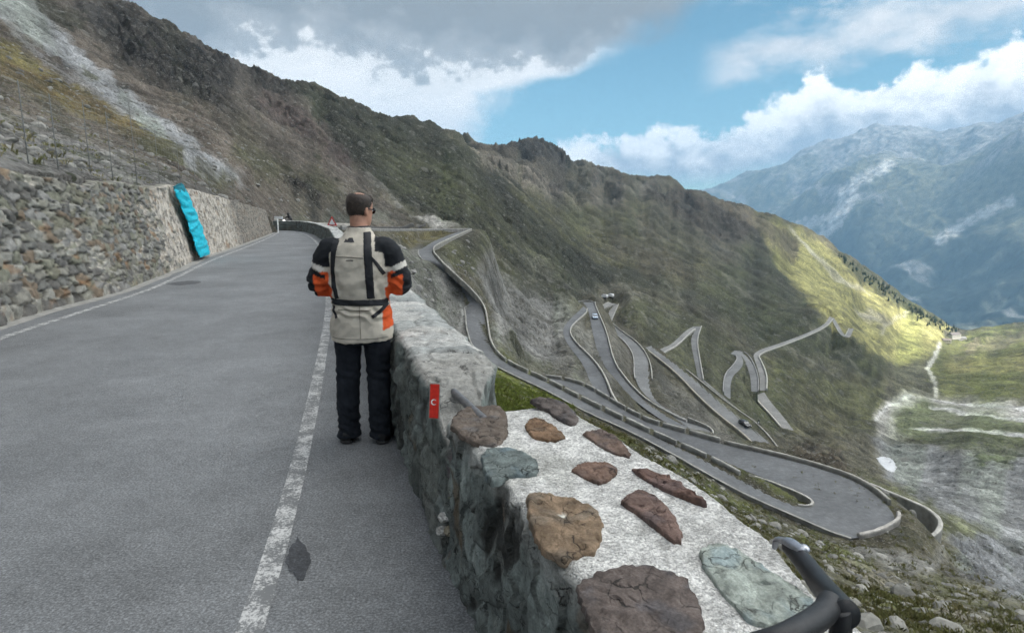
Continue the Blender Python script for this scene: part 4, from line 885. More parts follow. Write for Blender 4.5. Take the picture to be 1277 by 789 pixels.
    for back, dz in ((.18, .03), (.45, .03), (.8, -.05), (1.1, -.6)):
        ext.append((X[:, -1:] - N[:, :1] * back, Y[:, -1:] - N[:, 1:] * back, (H + dz + .05 * fbm(s * 2, s * 0 + back * 5, 3, 101))[:, None]))
    X = np.concatenate([X] + [q[0] for q in ext], 1); Y = np.concatenate([Y] + [q[1] for q in ext], 1); Zg = np.concatenate([Zg] + [q[2] for q in ext], 1)
    cc = np.repeat((np.array((.16, .155, .13)) * (1 + .4 * fbm(s * 3, s * 0, 3, 5))[:, None])[:, None], len(ext), 1); col = np.concatenate([col, cc], 1)
    n, mm = X.shape; V = np.stack([X, Y, Zg], -1).reshape(-1, 3); Q = grid_quads(n, mm, True)
    # far end: return face
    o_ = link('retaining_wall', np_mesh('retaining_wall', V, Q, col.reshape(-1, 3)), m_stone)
    tag(o_, 'tall rough rubble retaining wall on the uphill side of the road', 'wall')
    return dict(s=s, bx=bx, by=by, N=N, H=H, bu=bu)
RW = retaining_wall()
def wall_point(u, frac, out=0.0):
    """point on the retaining wall face at photo column u of its middle"""
    ok = RW['by'] > 5; k = int(np.argmin(np.where(ok, np.abs(RW['bu'] - u), 1e9))); n = RW['N'][k]
    return Vector((RW['bx'][k] + n[0] * (out - .34 * frac), RW['by'][k] + n[1] * (out - .34 * frac), RW['H'][k] * frac))
# loose capstones lying on top of the near part of the wall
def rock_mesh(name, sx, sy, sz, seed, sub=3, rough=.28, col=None):
    bm = bmesh.new(); bmesh.ops.create_icosphere(bm, subdivisions=sub, radius=1.0); r = random.Random(seed)
    pl = [(Vector((r.gauss(0, 1), r.gauss(0, 1), r.gauss(0, 1))).normalized(), r.uniform(.62, .92)) for _ in range(11)]
    for v in bm.verts:
        p = v.co.copy()
        for n, d in pl:
            k = p.dot(n)
            if k > d: p -= n * (k - d) * .92
        nn = float(fbm(np.array([p.x * 2.2 + seed * 3.1]), np.array([p.y * 2.2 + p.z * 1.7]), 3, seed % 50)[0])
        p *= 1 + rough * .4 * nn; v.co = Vector((p.x * sx, p.y * sy, p.z * sz))
    me = bpy.data.meshes.new(name); bm.to_mesh(me); bm.free()
    me.polygons.foreach_set('use_smooth', [sub > 2] * len(me.polygons))
    a = me.color_attributes.new('Col', 'FLOAT_COLOR', 'POINT'); c = np.ones((len(me.vertices), 4), np.float32); c[:, :3] = col or (.2, .19, .17); a.data.foreach_set('color', c.ravel())
    return me
# --- the parapet beside the viewer
HD = R(19.0); LS = np.array((-math.sin(HD), math.cos(HD))); LT = np.array((math.cos(HD), math.sin(HD)))
def loc2w(s, t): return LS * s + LT * t
def st_of(u, v, z):
    p = on_z(u, v, z)[:2]; return float(p @ LS), float(p @ LT)
TOPZ = .765
def slab(name, s, tin, tout, top, fdisp, fcol, nface=60, ntop=46, bot=-.12, line=None, mat=None, bot_out=-.9):
    """wall body: columns along s, profile = road face, top, valley face; fdisp/fcol get (s, coordinate, which)"""
    n = len(s)
    def prof(si, ti, to, tp):
        P = []
        for k in np.linspace(0, 1, nface): P.append((ti - .035 * (1 - k), bot + (tp - bot) * k * .985, 0, k))
        for k in np.linspace(0, 1, ntop): P.append((ti + (to - ti) * (.02 + .96 * k), tp, 1, k))
        for k in np.linspace(1, 0, 14): P.append((to + .05 * (1 - k), bot_out + (tp - bot_out) * k * .985, 2, k))
        return P
    rows = np.array([prof(s[i], tin[i], tout[i], top[i]) for i in range(n)])      # n, m, 4
    m = rows.shape[1]; Sg = np.repeat(s[:, None], m, 1); T, Zc, W, K = rows[..., 0], rows[..., 1], rows[..., 2], rows[..., 3]
    D = fdisp(Sg, T, Zc, W, K); col = fcol(Sg, T, Zc, W, K, D)
    nt_ = np.where(W == 0, -1, np.where(W == 2, 1, 0.)); nz = np.where(W == 1, 1., 0.)
    # soften the arrises
    e0 = np.exp(-((W == 0) * (1 - K) + (W == 1) * K * 4) * 22); T2 = T + nt_ * D; Z2 = Zc + nz * D - .012 * e0 * (W <= 1)
    if line is None: XY = LS[None, None] * Sg[..., None] + LT[None, None] * T2[..., None]
    else:
        c = line[:, :2]; N = line[:, 2:]; XY = c[:, None] + N[:, None] * T2[..., None]
    V = np.concatenate([XY, Z2[..., None]], -1).reshape(-1, 3); Q = grid_quads(n, m, True)
    me = np_mesh(name, V, Q, col.reshape(-1, 3)); bm = bmesh.new(); bm.from_mesh(me); bm.verts.ensure_lookup_table()
    cl = bm.verts.layers.float_color.get('Col')
    for r, sg in ((0, -1), (n - 1, 1)):           # rough end faces
        bm.verts.ensure_lookup_table(); ring = [bm.verts[r * m + c] for c in range(m)]; base = list(ring)
        cen = sum((v.co for v in ring), Vector()) / m; prev = ring; d = Vector((LS[0], LS[1], 0)) * sg if line is None else Vector((line[r, 3] * -1, line[r, 2], 0)) * sg * (1)
        for f in (.75, .5, .25):
            new = []
            for v in base:
                p = cen + (v.co - cen) * f; p += d * (.05 * (1 - f) + .035 * float(fbm(np.array([p.x * 9 + p.z * 7]), np.array([p.y * 9 + p.z * 5]), 3, 7)[0])); w_ = bm.verts.new(p)
                if cl: w_[cl] = tuple(q * (.75 + .5 * random.random()) for q in (.17, .165, .15)) + (1,)
                new.append(w_)
            for a in range(m - 1):
                try: bm.faces.new((prev[a], prev[a + 1], new[a + 1], new[a]))
                except ValueError: pass
            prev = new
        try: bm.faces.new(prev)
        except ValueError: pass
    bmesh.ops.recalc_face_normals(bm, faces=bm.faces); bm.to_mesh(me); bm.free()
    me.polygons.foreach_set('use_smooth', [True] * len(me.polygons))
    return link(name, me, mat or m_stone_near)
GREENISH = np.array((.160, .182, .172)); DARKR = np.array((.042, .043, .040)); MORT = np.array((.43, .425, .405)); BRN = np.array((.125, .095, .062))
def near_disp(S_, T, Z_, W, K):
    r = .016 * fbm(S_ * 2.6 + .8 * Z_, Z_ * 1.7, 5, 201) + .012 * fbm(S_ * 11, Z_ * 8, 4, 202)
    gash = sstep(.10, .30, fbm(S_ * 2.4 + Z_ * 1.9, Z_ * 1.0 - S_ * .5, 4, 205)); r = r - .014 * gash
    for cs, amp, sd_ in ((.16, .030, 251), (.06, .010, 252)):
        _, e2, i2, ox, oy = cells((S_ + .4 * Z_) / cs + .35 * fbm(S_ * 8, Z_ * 8, 2, sd_ + 9), (Z_ - .3 * S_) / (cs * 1.4), sd_); r = r + amp * ((np.mod(i2 * 5.3, 1) - .5) * ox * 1.6 + (np.mod(i2 * 9.7, 1) - .5) * oy * 1.6 + (i2 - .5) * .5)
    tp = .006 * fbm(S_ * 5, T * 5, 4, 203) + .0040 * fbm(S_ * 60, T * 60, 3, 204)
    return np.where(W == 1, tp, r)
def near_col(S_, T, Z_, W, K, D):
    n1 = fbm(S_ * 4 + Z_ * 2, Z_ * 3, 4, 206); n2 = fbm(S_ * 2.4 + Z_ * 1.9, Z_ * 1.0 - S_ * .5, 4, 205)
    f = GREENISH * (1 + .75 * n1)[..., None]; g = sstep(.14, .26, n2)[..., None]; f = f * (1 - g) + DARKR * g
    p = sstep(.22, .4, fbm(S_ * 5 + 4, Z_ * 5, 4, 207))[..., None] * .6; f = f * (1 - p) + np.array((.20, .21, .195)) * p
    b_ = sstep(.26, .36, fbm(S_ * 3 + 8, Z_ * 2.2, 3, 208))[..., None] * .8; f = f * (1 - b_) + BRN * b_
    _, e2c, i2c, _, _ = cells((S_ + .4 * Z_) / .16 + .35 * fbm(S_ * 8, Z_ * 8, 2, 260), (Z_ - .3 * S_) / (.16 * 1.4), 251); e1c, _2, _3, _4, _5 = cells((S_ + .4 * Z_) / .16 + .35 * fbm(S_ * 8, Z_ * 8, 2, 260), (Z_ - .3 * S_) / (.16 * 1.4), 251); jn = (1 - sstep(.02, .10, e2c - e1c))[..., None] * .65
    f = f * (.65 + .7 * np.mod(i2c * 3.3, 1))[..., None]; f = f * (1 - jn) + np.array((.045, .048, .044)) * jn
    wt = sstep(.86, .99, K + .10 * n1)[..., None] * (W == 0)[..., None] * .65; f = f * (1 - wt) + np.array((.33, .33, .31)) * wt
    sp = fbm(S_ * 75, T * 75, 3, 209); m = MORT * 1.10 * (1 + .18 * fbm(S_ * 4, T * 4, 3, 210) + .30 * np.clip(sp, -1, .3))[..., None]
    dirt = sstep(.0, .4, fbm(S_ * 2.3, T * 3.2, 4, 211))[..., None] * .5; m = m * (1 - dirt) + np.array((.30, .30, .27)) * dirt
    ed = np.maximum(1 - sstep(0, .05, K), sstep(.95, 1, K))[..., None] * .35; m = m * (1 - ed) + np.array((.25, .25, .23)) * ed
    return np.where((W == 1)[..., None], m, f)
s = np.r_[np.linspace(-3.2, .55, 60, endpoint=False), np.linspace(.55, 2.70, 300)]
tin = .615 + .012 * fbm(s * 2.1, s * 0, 3, 220); VE = sorted(st_of(u, v, TOPZ) for u, v in ((640, 499), (680, 500), (721, 517), (790, 559), (841, 586), (893, 618), (960, 676), (1024, 742)))
tout = np.interp(s, [q[0] for q in VE], [q[1] for q in VE]) + .03 * fbm(s * 3.4, s * 0 + 3, 4, 221)
top = TOPZ + .018 * fbm(s * 1.6, s * 0 + 7, 3, 222) - .03 * sstep(2.5, 2.72, s)
nearwall = slab('stone_parapet', s, tin, tout, top, near_disp, near_col, 100, 90)
tag(nearwall, 'thick near parapet with rough white mortar top and embedded stones', 'wall')
def top_stone(px, col, rise=.02, seed=0, label=None, lichen=None):
    P = np.array([on_z(u, v, TOPZ + .004) for u, v in px]); P = smooth_line(np.r_[P, P[:1]], 1)[:-1]; P = resample(np.r_[P, P[:1]], 111)[:-1]; c = P.mean(0); n = len(P)
    a = np.arange(n); jit = 1 + .13 * fbm(np.cos(a / n * 6.28) * 4 + seed, np.sin(a / n * 6.28) * 4, 4, seed, .65)
    fr = [1.02, 1.0, .975, .94, .88, .80, .71, .61, .50, .39, .28, .17, .08, .0]; hz = [-.018, .0, .4, .65, .8, .88, .94, .98, 1, 1, 1, 1, 1, 1]; rise = rise * .42
    V = []; cc = []
    for f, h in zip(fr, hz):
        q = c + (P - c) * (f * (jit if f > .5 else 1 + 0 * jit))[:, None]
        _, _, fi, fox, foy = cells(q[:, 0] / .05 + seed, q[:, 1] / .04, 340 + seed); b_ = .016 * ((np.mod(fi * 5.3, 1) - .5) * fox + (np.mod(fi * 9.1, 1) - .5) * foy) + .006 * (fi - .5) * .6 + fbm(q[:, 0] * 14 + seed, q[:, 1] * 14, 4, 300 + seed) * .007 + .005 * fbm(q[:, 0] * 45 + seed, q[:, 1] * 45, 3, 310 + seed)
        tilt = (q[:, 0] - c[0]) * .03 * math.sin(seed * 2.1) + (q[:, 1] - c[1]) * .03 * math.cos(seed * 1.3)
        q[:, 2] = TOPZ + .008 + (h * rise if h > 0 else h) + (b_ + tilt) * (h > .1); V.append(q)
        k = 1 + .55 * fbm(q[:, 0] * 16 + seed, q[:, 1] * 16, 4, 320 + seed); r2 = sstep(.05, .35, fbm(q[:, 0] * 9 + 5 + seed, q[:, 1] * 9, 3, 330 + seed))
        ccol = np.array(col)[None] * k[:, None]; ccol = ccol * (1 - .45 * r2[:, None]) + np.array((col[0] * .75, col[1] * .95, col[2] * 1.2)) * .45 * r2[:, None]
        if lichen is not None:
            L = on_z(lichen[0], lichen[1], TOPZ + .02); d = np.hypot(q[:, 0] - L[0], q[:, 1] - L[1]); m = (1 - sstep(.006, .013, d))[:, None]; ccol = ccol * (1 - m) + np.array((.62, .61, .55)) * m
        cc.append(ccol)
    V = np.array(V); cc = np.array(cc); q = grid_quads(len(fr), n, False, True)
    return tag(link('stone', np_mesh('stone', V.reshape(-1, 3), q, cc.reshape(-1, 3)), m_stone_near, nearwall), label)
def z6(L): return [(500 + x / 2.553, 480 + y / 2.553) for x, y in L]
STONES = [
 ([(158, 130), (180, 85), (230, 70), (330, 72), (345, 150), (315, 195), (280, 200), (200, 170)], (.105, .085, .070), .030, 'brown and grey stone at the broken far end'),
 ([(255, 225), (290, 200), (350, 200), (430, 235), (440, 270), (425, 292), (340, 295), (300, 318), (265, 290)], (.115, .135, .130), .022, 'grey green stone near the road edge'),
 ([(395, 130), (415, 103), (470, 120), (528, 165), (500, 185), (450, 182), (410, 165)], (.150, .095, .058), .022, 'rusty oval stone behind the grey green one'),
 ([(412, 50), (450, 40), (520, 60), (572, 105), (548, 135), (500, 110), (450, 75)], (.085, .072, .066), .022, 'dark stone at the valley edge'),
 ([(578, 160), (640, 145), (700, 180), (738, 232), (700, 225), (640, 205)], (.125, .088, .070), .022, 'long brown stone at the valley edge'),
 ([(545, 275), (570, 250), (650, 250), (690, 262), (685, 285), (640, 320), (590, 300)], (.130, .085, .065), .018, 'small reddish stone in the middle'),
 ([(735, 270), (790, 270), (880, 310), (940, 360), (985, 390), (900, 362), (800, 320)], (.115, .072, .058), .022, 'long narrow reddish stone by the valley edge'),
 ([(700, 375), (740, 335), (800, 345), (860, 400), (895, 470), (885, 515), (830, 470), (760, 415)], (.130, .088, .074), .020, 'wedge shaped purple brown stone'),
 ([(398, 365), (430, 350), (500, 362), (580, 380), (635, 410), (640, 470), (630, 525), (560, 555), (490, 560), (440, 510), (410, 440)], (.165, .118, .078), .034, 'big tan stone with a white lichen spot'),
 ([(560, 640), (620, 600), (740, 580), (850, 600), (920, 640), (958, 720), (962, 830), (900, 900), (700, 880), (600, 760)], (.098, .080, .072), .022, 'very large dark brown stone nearest the viewer'),
]
for i, (P, c, r, lb) in enumerate(STONES): top_stone(z6(P), c, r, i + 1, lb, (500 + 515 / 2.553, 480 + 418 / 2.553) if i == 8 else None)
top_stone([(872, 690), (890, 678), (915, 686), (950, 706), (990, 732), (1022, 752), (1000, 775), (965, 782), (930, 770), (900, 740), (880, 712)], (.25, .275, .245), .012, 14, 'flat pale green slab at the valley edge')
# far part of the parapet, beyond the gap, running on beside the man to the bend
PRL = PR_IN[1:]; ln = np.r_[0, np.cumsum(np.linalg.norm(np.diff(PRL, axis=0), axis=1))]
s_far = [2.86]
while s_far[-1] < ln[-1]: s_far.append(s_far[-1] + max(.014, .006 * s_far[-1]))
s_far = np.array(s_far[:-1]); fx, fy = np.interp(s_far, ln, PRL[:, 0]), np.interp(s_far, ln, PRL[:, 1]); 
for _ in range(12): fx[1:-1] = (fx[:-2] + fx[1:-1] * 2 + fx[2:]) / 4; fy[1:-1] = (fy[:-2] + fy[1:-1] * 2 + fy[2:]) / 4
Tn = np.stack([np.gradient(fx), np.gradient(fy)], -1); Tn /= np.linalg.norm(Tn, axis=1)[:, None]; line = np.c_[fx, fy, Tn[:, 1], -Tn[:, 0]]
def far_disp(S_, T, Z_, W, K):
    d1, d2, idh, ox, oy = cells(S_ / .34 + .3 * fbm(S_ * 3, Z_ * 3, 2, 241), Z_ / .22 + .3 * fbm(S_ * 3 + 5, Z_ * 3, 2, 242), 231); e = sstep(0, .3, d2 - d1)
    r = .020 * e * (.4 + idh) + .034 * fbm(S_ * 3, Z_ * 3, 4, 232) + .010 * fbm(S_ * 14, Z_ * 12, 3, 233)
    for cs, amp, sd_ in ((.15, .024, 261), (.06, .009, 262)):
        _, e2, i3, ox, oy = cells((S_ + .4 * Z_) / cs, (Z_ - .3 * S_) / (cs * 1.3), sd_); r = r + amp * ((np.mod(i3 * 5.3, 1) - .5) * ox * 1.6 + (np.mod(i3 * 9.7, 1) - .5) * oy * 1.6 + (i3 - .5) * .5)
    a, b_, i2, _, _ = cells(S_ / .20 + T * 1.4, T / .26 - S_ * .9, 234); tp = .022 * i2 * sstep(0, .12, b_ - a) + .010 * fbm(S_ * 6, T * 6, 4, 235) - .022 * sstep(.75, 1.0, K)
    return np.where(W == 1, tp, r)
def far_col(S_, T, Z_, W, K, D):
    d1, d2, idh, ox, oy = cells(S_ / .34 + .3 * fbm(S_ * 3, Z_ * 3, 2, 241), Z_ / .22 + .3 * fbm(S_ * 3 + 5, Z_ * 3, 2, 242), 231); e = d2 - d1
    c = pal(np.mod(idh * 5.1, 1), [(.125, .140, .128), (.105, .118, .108), (.14, .152, .138), (.11, .10, .078), (.15, .158, .145), (.09, .10, .092)]); sm = sstep(-.05, .25, fbm(S_ * 2.1, Z_ * 2.1, 4, 236))[..., None] * .8
    c = c * (1 - sm) + GREENISH * sm; g = (1 - sstep(.03, .10, e))[..., None] * .6; c = c * (1 - g) + DARKR * g
    dk = sstep(.16, .3, fbm(S_ * 3.3 + Z_, Z_ * 2, 4, 237))[..., None] * .8; c = c * (1 - dk) + DARKR * dk
    a, b_, i2, _, _ = cells(S_ / .20 + T * 1.4, T / .26 - S_ * .9, 234); m = pal(i2, [(.40, .40, .38), (.34, .345, .33), (.46, .455, .43), (.27, .28, .27), (.36, .36, .34), (.21, .22, .215)])
    m = m * (.75 + .25 * sstep(0, .12, b_ - a))[..., None] * (1 + .25 * fbm(S_ * 14, T * 14, 3, 238))[..., None]
    nearend = (1 - sstep(3.75, 4.15, S_ + .2 * fbm(S_ * 3, T * 5, 3, 239)))[..., None] * .8; m = m * (1 - nearend) + np.array((.19, .185, .17)) * nearend
    return np.where((W == 1)[..., None], m, c)
hgt = .79 + .016 * fbm(s_far * 1.5, s_far * 0, 3, 240) - .17 * (1 - sstep(2.9, 3.45, s_far)) - .03 * (1 - sstep(3.6, 4.2, s_far)); wdt = .47 + .03 * fbm(s_far * 1.2, s_far * 0, 3, 243) - .26 * (1 - sstep(3.05, 3.75, s_far))
farwall = slab('stone_parapet', s_far, .02 * fbm(s_far * 1.1, s_far * 0, 3, 244), wdt, hgt, far_disp, far_col, 60, 40, line=line)
tag(farwall, 'long grey green parapet beside the man topped with pale slate flakes', 'wall')
# ---------------------------------------------------------------- the man at the parapet
def tube_rings(path, rad, n=20, sq=1.0):
    """rings along a 3-D path; rad = list of (half width, half depth) or numbers"""
    P = np.array(path, float); out = []; T = np.gradient(P, axis=0); T /= np.linalg.norm(T, axis=1)[:, None]
    ref = np.array((0., 1., 0.)) if abs(T[0][1]) < .8 else np.array((0., 0., 1.)); X = np.cross(ref, T[0]); X /= np.linalg.norm(X)
    for p, t, r in zip(P, T, rad):
        X = X - t * X.dot(t); X /= np.linalg.norm(X); Y = np.cross(t, X); a, b = (r if hasattr(r, '__len__') else (r, r))
        th = np.arange(n) * 2 * math.pi / n; out.append(p + np.outer(np.cos(th) * a, X) + np.outer(np.sin(th) * b, Y))
    return out
def dense(path, rad, k=6):
    P = np.array(path, float); Rd = np.array([(r if hasattr(r, '__len__') else (r, r)) for r in rad], float); A_ = smooth_line(np.c_[P, Rd], 3 if len(P) < 9 else 2)
    return A_[:, :3], [tuple(q) for q in A_[:, 3:]]
class Shape:
    def __init__(s): s.V, s.F = [], []
    def rings(s, rs):
        b = len(s.V); n = len(rs[0])
        for r in rs: s.V += [tuple(p) for p in r]
        for i in range(len(rs) - 1):
            for j in range(n): s.F.append((b + i * n + j, b + i * n + (j + 1) % n, b + (i + 1) * n + (j + 1) % n, b + (i + 1) * n + j))
        for i, rv in ((0, True), (len(rs) - 1, False)):
            c = len(s.V); s.V.append(tuple(np.mean(rs[i], 0)))
            for j in range(n): q = (b + i * n + j, b + i * n + (j + 1) % n, c); s.F.append(q[::-1] if rv is False and False else q)
        return s
    def tube(s, path, rad, n=20): P, r = dense(path, rad); return s.rings(tube_rings(P, r, n))
    def ellipses(s, L, n=40, p=2.0):
        rs = []; L = smooth_line(np.array(L, float), 2)
        for z, cx, cy, a, b in L:
            th = np.arange(n) * 2 * math.pi / n; c, q = np.cos(th), np.sin(th)
            rs.append(np.stack([cx + a * np.sign(c) * np.abs(c) ** (2 / p), cy + b * np.sign(q) * np.abs(q) ** (2 / p), 0 * th + z], -1))
        return s.rings(rs)
    def ball(s, c, r, n=20, m=12):
        rs = []
        for i in range(1, m): ph = math.pi * i / m; th = np.arange(n) * 2 * math.pi / n; rs.append(np.stack([c[0] + r[0] * math.sin(ph) * np.cos(th), c[1] + r[1] * math.sin(ph) * np.sin(th), c[2] + r[2] * math.cos(ph) + 0 * th], -1))
        return s.rings(rs)
    def mesh(s, name, voxel=None, smooth=4, fac=.5):
        me = bpy.data.meshes.new(name); me.from_pydata([tuple(map(float, v)) for v in s.V], [], s.F); bm = bmesh.new(); bm.from_mesh(me); bmesh.ops.recalc_face_normals(bm, faces=bm.faces); bm.to_mesh(me); bm.free()
        if voxel:
            o = bpy.data.objects.new('tmp', me); C.objects.link(o); r = o.modifiers.new('r', 'REMESH'); r.mode = 'VOXEL'; r.voxel_size = voxel
            if smooth: sm = o.modifiers.new('s', 'SMOOTH'); sm.iterations = smooth; sm.factor = fac
            dg = bpy.context.evaluated_depsgraph_get(); dg.update(); me2 = bpy.data.meshes.new_from_object(o.evaluated_get(dg)); bpy.data.objects.remove(o); bpy.data.meshes.remove(me); me = me2; me.name = name
        me.polygons.foreach_set('use_smooth', [True] * len(me.polygons)); return me
def vco(me): a = np.empty(len(me.vertices) * 3, np.float32); me.vertices.foreach_get('co', a); return a.reshape(-1, 3).astype(float)
def vno(me): a = np.empty(len(me.vertices) * 3, np.float32); me.vertices.foreach_get('normal', a); return a.reshape(-1, 3).astype(float)
def vset(me, V): me.vertices.foreach_set('co', np.ascontiguousarray(V, np.float32).ravel()); me.update()
def setcol(me, c):
    a = me.color_attributes.new('Col', 'FLOAT_COLOR', 'POINT'); q = np.ones((len(me.vertices), 4), np.float32); q[:, :3] = c; a.data.foreach_set('color', q.ravel())
def person():
    root = empty('person', (-1.095, 4.36, 0.004), R(5)); tag(root, 'man seen from behind in beige, black and orange jacket and dark jeans', 'person')
    HA = R(-38); hc = np.array((.0, .055, 1.69))                     # head turned to the right
    ch, sh_ = math.cos(HA), math.sin(HA)
    TI = R(-9)
    def hw(p):
        p = np.asarray(p, float); yy = p[..., 1] * math.cos(TI) - (p[..., 2] + .1) * math.sin(TI); zz = p[..., 1] * math.sin(TI) + (p[..., 2] + .1) * math.cos(TI) - .1; p = np.stack([p[..., 0], yy, zz], -1); return np.stack([hc[0] + ch * p[..., 0] - sh_ * p[..., 1], hc[1] + sh_ * p[..., 0] + ch * p[..., 1], hc[2] + p[..., 2]], -1)
    SHL, ELL, WRL = np.array((-.190, .0, 1.435)), np.array((-.285, .015, 1.165)), np.array((-.12, .25, 1.12))
    SHR, ELR, WRR = np.array((.188, .0, 1.435)), np.array((.292, .005, 1.165)), np.array((.11, .26, 1.14))
    LEG = {-1: [(-.105, .02, .95), (-.115, .03, .52), (-.122, .0, .12)], 1: [(.105, .0, .95), (.108, .015, .52), (.112, -.03, .12)]}
    # --- body: one continuous figure
    b = Shape()
    b.ellipses([(.86, 0, .02, .15, .10), (1.0, 0, .02, .155, .105), (1.15, 0, .03, .145, .10), (1.32, 0, .03, .165, .11), (1.45, 0, .02, .15, .09), (1.50, 0, .03, .08, .07)])
    b.tube([(0, .03, 1.46), (0, .04, 1.53), (0, .05, 1.60), (0, .05, 1.66)], [(.075, .07), (.062, .064), (.060, .064), (.06, .06)])
    head = Shape(); L = [(-.118, .035, .030, .034), (-.105, .035, .046, .054), (-.07, .025, .060, .078), (-.03, .012, .068, .090), (.01, .004, .073, .097), (.05, .0, .076, .099), (.08, -.002, .072, .093), (.104, -.004, .058, .075), (.120, -.006, .034, .045), (.127, -.008, .012, .016)]
    rs = []
    for z, cy, a, d in smooth_line(np.array(L), 2):
        th = np.arange(32) * 2 * math.pi / 32; rs.append(hw(np.stack([a * np.cos(th), cy + d * np.sin(th), z + 0 * th], -1)))
    b.rings(rs)
    b.rings([hw(np.array([(.012 * math.cos(t) * k, y + .004 * math.sin(t), z + .010 * math.sin(t) * k) for t in np.arange(12) * math.pi / 6])) for y, z, k in ((.085, .03, .7), (.104, .012, .9), (.118, -.012, 1.25), (.112, -.026, 1.2), (.09, -.03, 1))])   # nose
    b.rings([hw(np.array([(.022 * math.cos(t) * k, .092 + .012 * math.sin(t), z) for t in np.arange(12) * math.pi / 6])) for z, k in ((-.062, .7), (-.056, 1), (-.050, .95), (-.044, .6))])   # lips
    for sg in (-1, 1):      # ears
        b.rings([hw(np.array([(sg * (.066 + .012 * o), -.008 + .018 * math.cos(t) * k, -.004 + .031 * math.sin(t) * k) for t in np.arange(14) * math.pi / 7])) for o, k in ((0, .7), (.7, .85), (1.3, 1), (1.7, .95), (1.8, .7))])
        S_, E_, W_ = (SHL, ELL, WRL) if sg < 0 else (SHR, ELR, WRR); b.tube([S_, (S_ + E_) / 2, E_, (E_ + W_) / 2, W_, W_ + (W_ - E_) * .12], [.055, .048, .042, .038, .028, .027])
        l = LEG[sg]; b.tube([(l[0][0] * .8, .02, .92), (l[0][0], .02, .75), l[1], (l[2][0], l[2][1] - .01, .33), l[2], (l[2][0], l[2][1], .07)], [.095, .085, .058, .054, .038, .036])
        b.tube([(l[2][0], l[2][1] - .04, .05), (l[2][0] + sg * .01, l[2][1] + .06, .045), (l[2][0] + sg * .025, l[2][1] + .16, .03)], [.035, .04, .03])
        d = (W_ - E_) / np.linalg.norm(W_ - E_); inn = np.array((-sg, 0., 0.)); inn -= d * inn.dot(d); inn /= np.linalg.norm(inn); up = np.cross(d, inn) * sg
        if up[2] < 0: up = -up
        palm = [W_ + d * t for t in (.0, .03, .06, .088)]; b.rings([np.array([p + up * .040 * math.cos(t) * k + inn * .014 * math.sin(t) for t in np.arange(16) * math.pi / 8]) for p, k in zip(palm, (.7, .95, 1.05, 1.0))])
    me = b.mesh('person_body', .0075, 5)
    # fingers, each a jointed tube rooted in the palm
    fb = Shape()
    for sg in (-1, 1):
        S_, E_, W_ = (SHL, ELL, WRL) if sg < 0 else (SHR, ELR, WRR); d = (W_ - E_) / np.linalg.norm(W_ - E_); inn = np.array((-sg, 0., 0.)); inn -= d * inn.dot(d); inn /= np.linalg.norm(inn); up = np.cross(d, inn); up = up if up[2] > 0 else -up
        for k, (o, ln) in enumerate(((.030, .072), (.010, .080), (-.010, .074), (-.029, .060))):
            p0 = W_ + d * .075 + up * o; p1 = p0 + d * (ln * .5); p2 = p1 + d * ln * .25 + inn * ln * .22; p3 = p2 + d * ln * .06 + inn * ln * .28; fb.tube([p0, p1, p2, p3], [.0095, .009, .008, .006], 10)
        p0 = W_ + d * .03 + up * .028; p1 = p0 + d * .03 + up * .022 + inn * .012; p2 = p1 + d * .034 + up * .004 + inn * .010; fb.tube([p0, p1, p2], [.013, .011, .008], 10)
    fm = fb.mesh('fingers'); bm = bmesh.new(); bm.from_mesh(me); bm.from_mesh(fm); bm.to_mesh(me); bm.free(); bpy.data.meshes.remove(fm)
    me.polygons.foreach_set('use_smooth', [True] * len(me.polygons))
    skin = simple_mat('skin', (.40, .215, .15), .55, .18, 30, .15, .002)
    body = link('body', me, skin, root)
    for sg in (-1, 1):      # eyes
        ey = Shape().ball((0, 0, 0), (.0125, .0125, .0125), 12, 8).mesh('eye'); o = link('eye', ey, simple_mat('eye_white', (.7, .68, .64), .2, .02, 20, 0), root); o.location = tuple(hw(np.array((sg * .031, .082, .014))))
    # --- trousers
    tr = Shape(); tr.ellipses([(.74, 0, .005, .165, .115), (.82, 0, .01, .185, .13), (.92, 0, .015, .185, .13), (1.02, 0, .02, .175, .12)])
    for sg in (-1, 1):
        l = LEG[sg]; x = l[2][0]; tr.tube([(l[0][0] * .95, .01, .84), (l[0][0], .012, .70), (l[1][0], l[1][1], .50), (x, l[2][1] - .005, .30), (x, l[2][1], .12), (x, l[2][1], .035)], [(.103, .116), (.096, .106), (.086, .092), (.082, .087), (.080, .088), (.084, .094)], 28)
    me = tr.mesh('trousers', .008, 6); V = vco(me); N_ = vno(me)
    k = .010 * fbm(V[:, 0] * 7 + V[:, 1] * 5, V[:, 2] * 14 + V[:, 0] * 6, 4, 501) * (1 + 1.0 * (V[:, 2] < .3)) + .012 * np.exp(-((V[:, 2] - .50) / .07) ** 2) * np.sin(V[:, 2] * 95 + V[:, 0] * 30) * .4 + .010 * np.exp(-((V[:, 2] - .14) / .1) ** 2) * np.sin(V[:, 2] * 75 + V[:, 1] * 25 + V[:, 0] * 30 + 5 * fbm(V[:, 0] * 9, V[:, 2] * 9, 2, 502)) * .5
    vset(me, V + N_ * k[:, None]); m, nt, bs = mat_new('dark_denim'); f = noise(nt, 12, 6, .6); nt.links.new(ramp(nt, f, [(.3, (.008, .010, .014)), (.7, (.020, .024, .031))]), bs.inputs['Base Color']); bs.inputs['Roughness'].default_value = .85; bs.inputs['Specular IOR Level'].default_value = .15; bump(nt, bs, noise(nt, 240, 3, .6), .3, .001)
    link('trousers', me, m, root)
    # --- shoes
    ms = simple_mat('black_leather', (.014, .014, .015), .5, .25, 40, .2, .002); msole = simple_mat('shoe_sole', (.03, .03, .03), .8, .2, 60, 0)
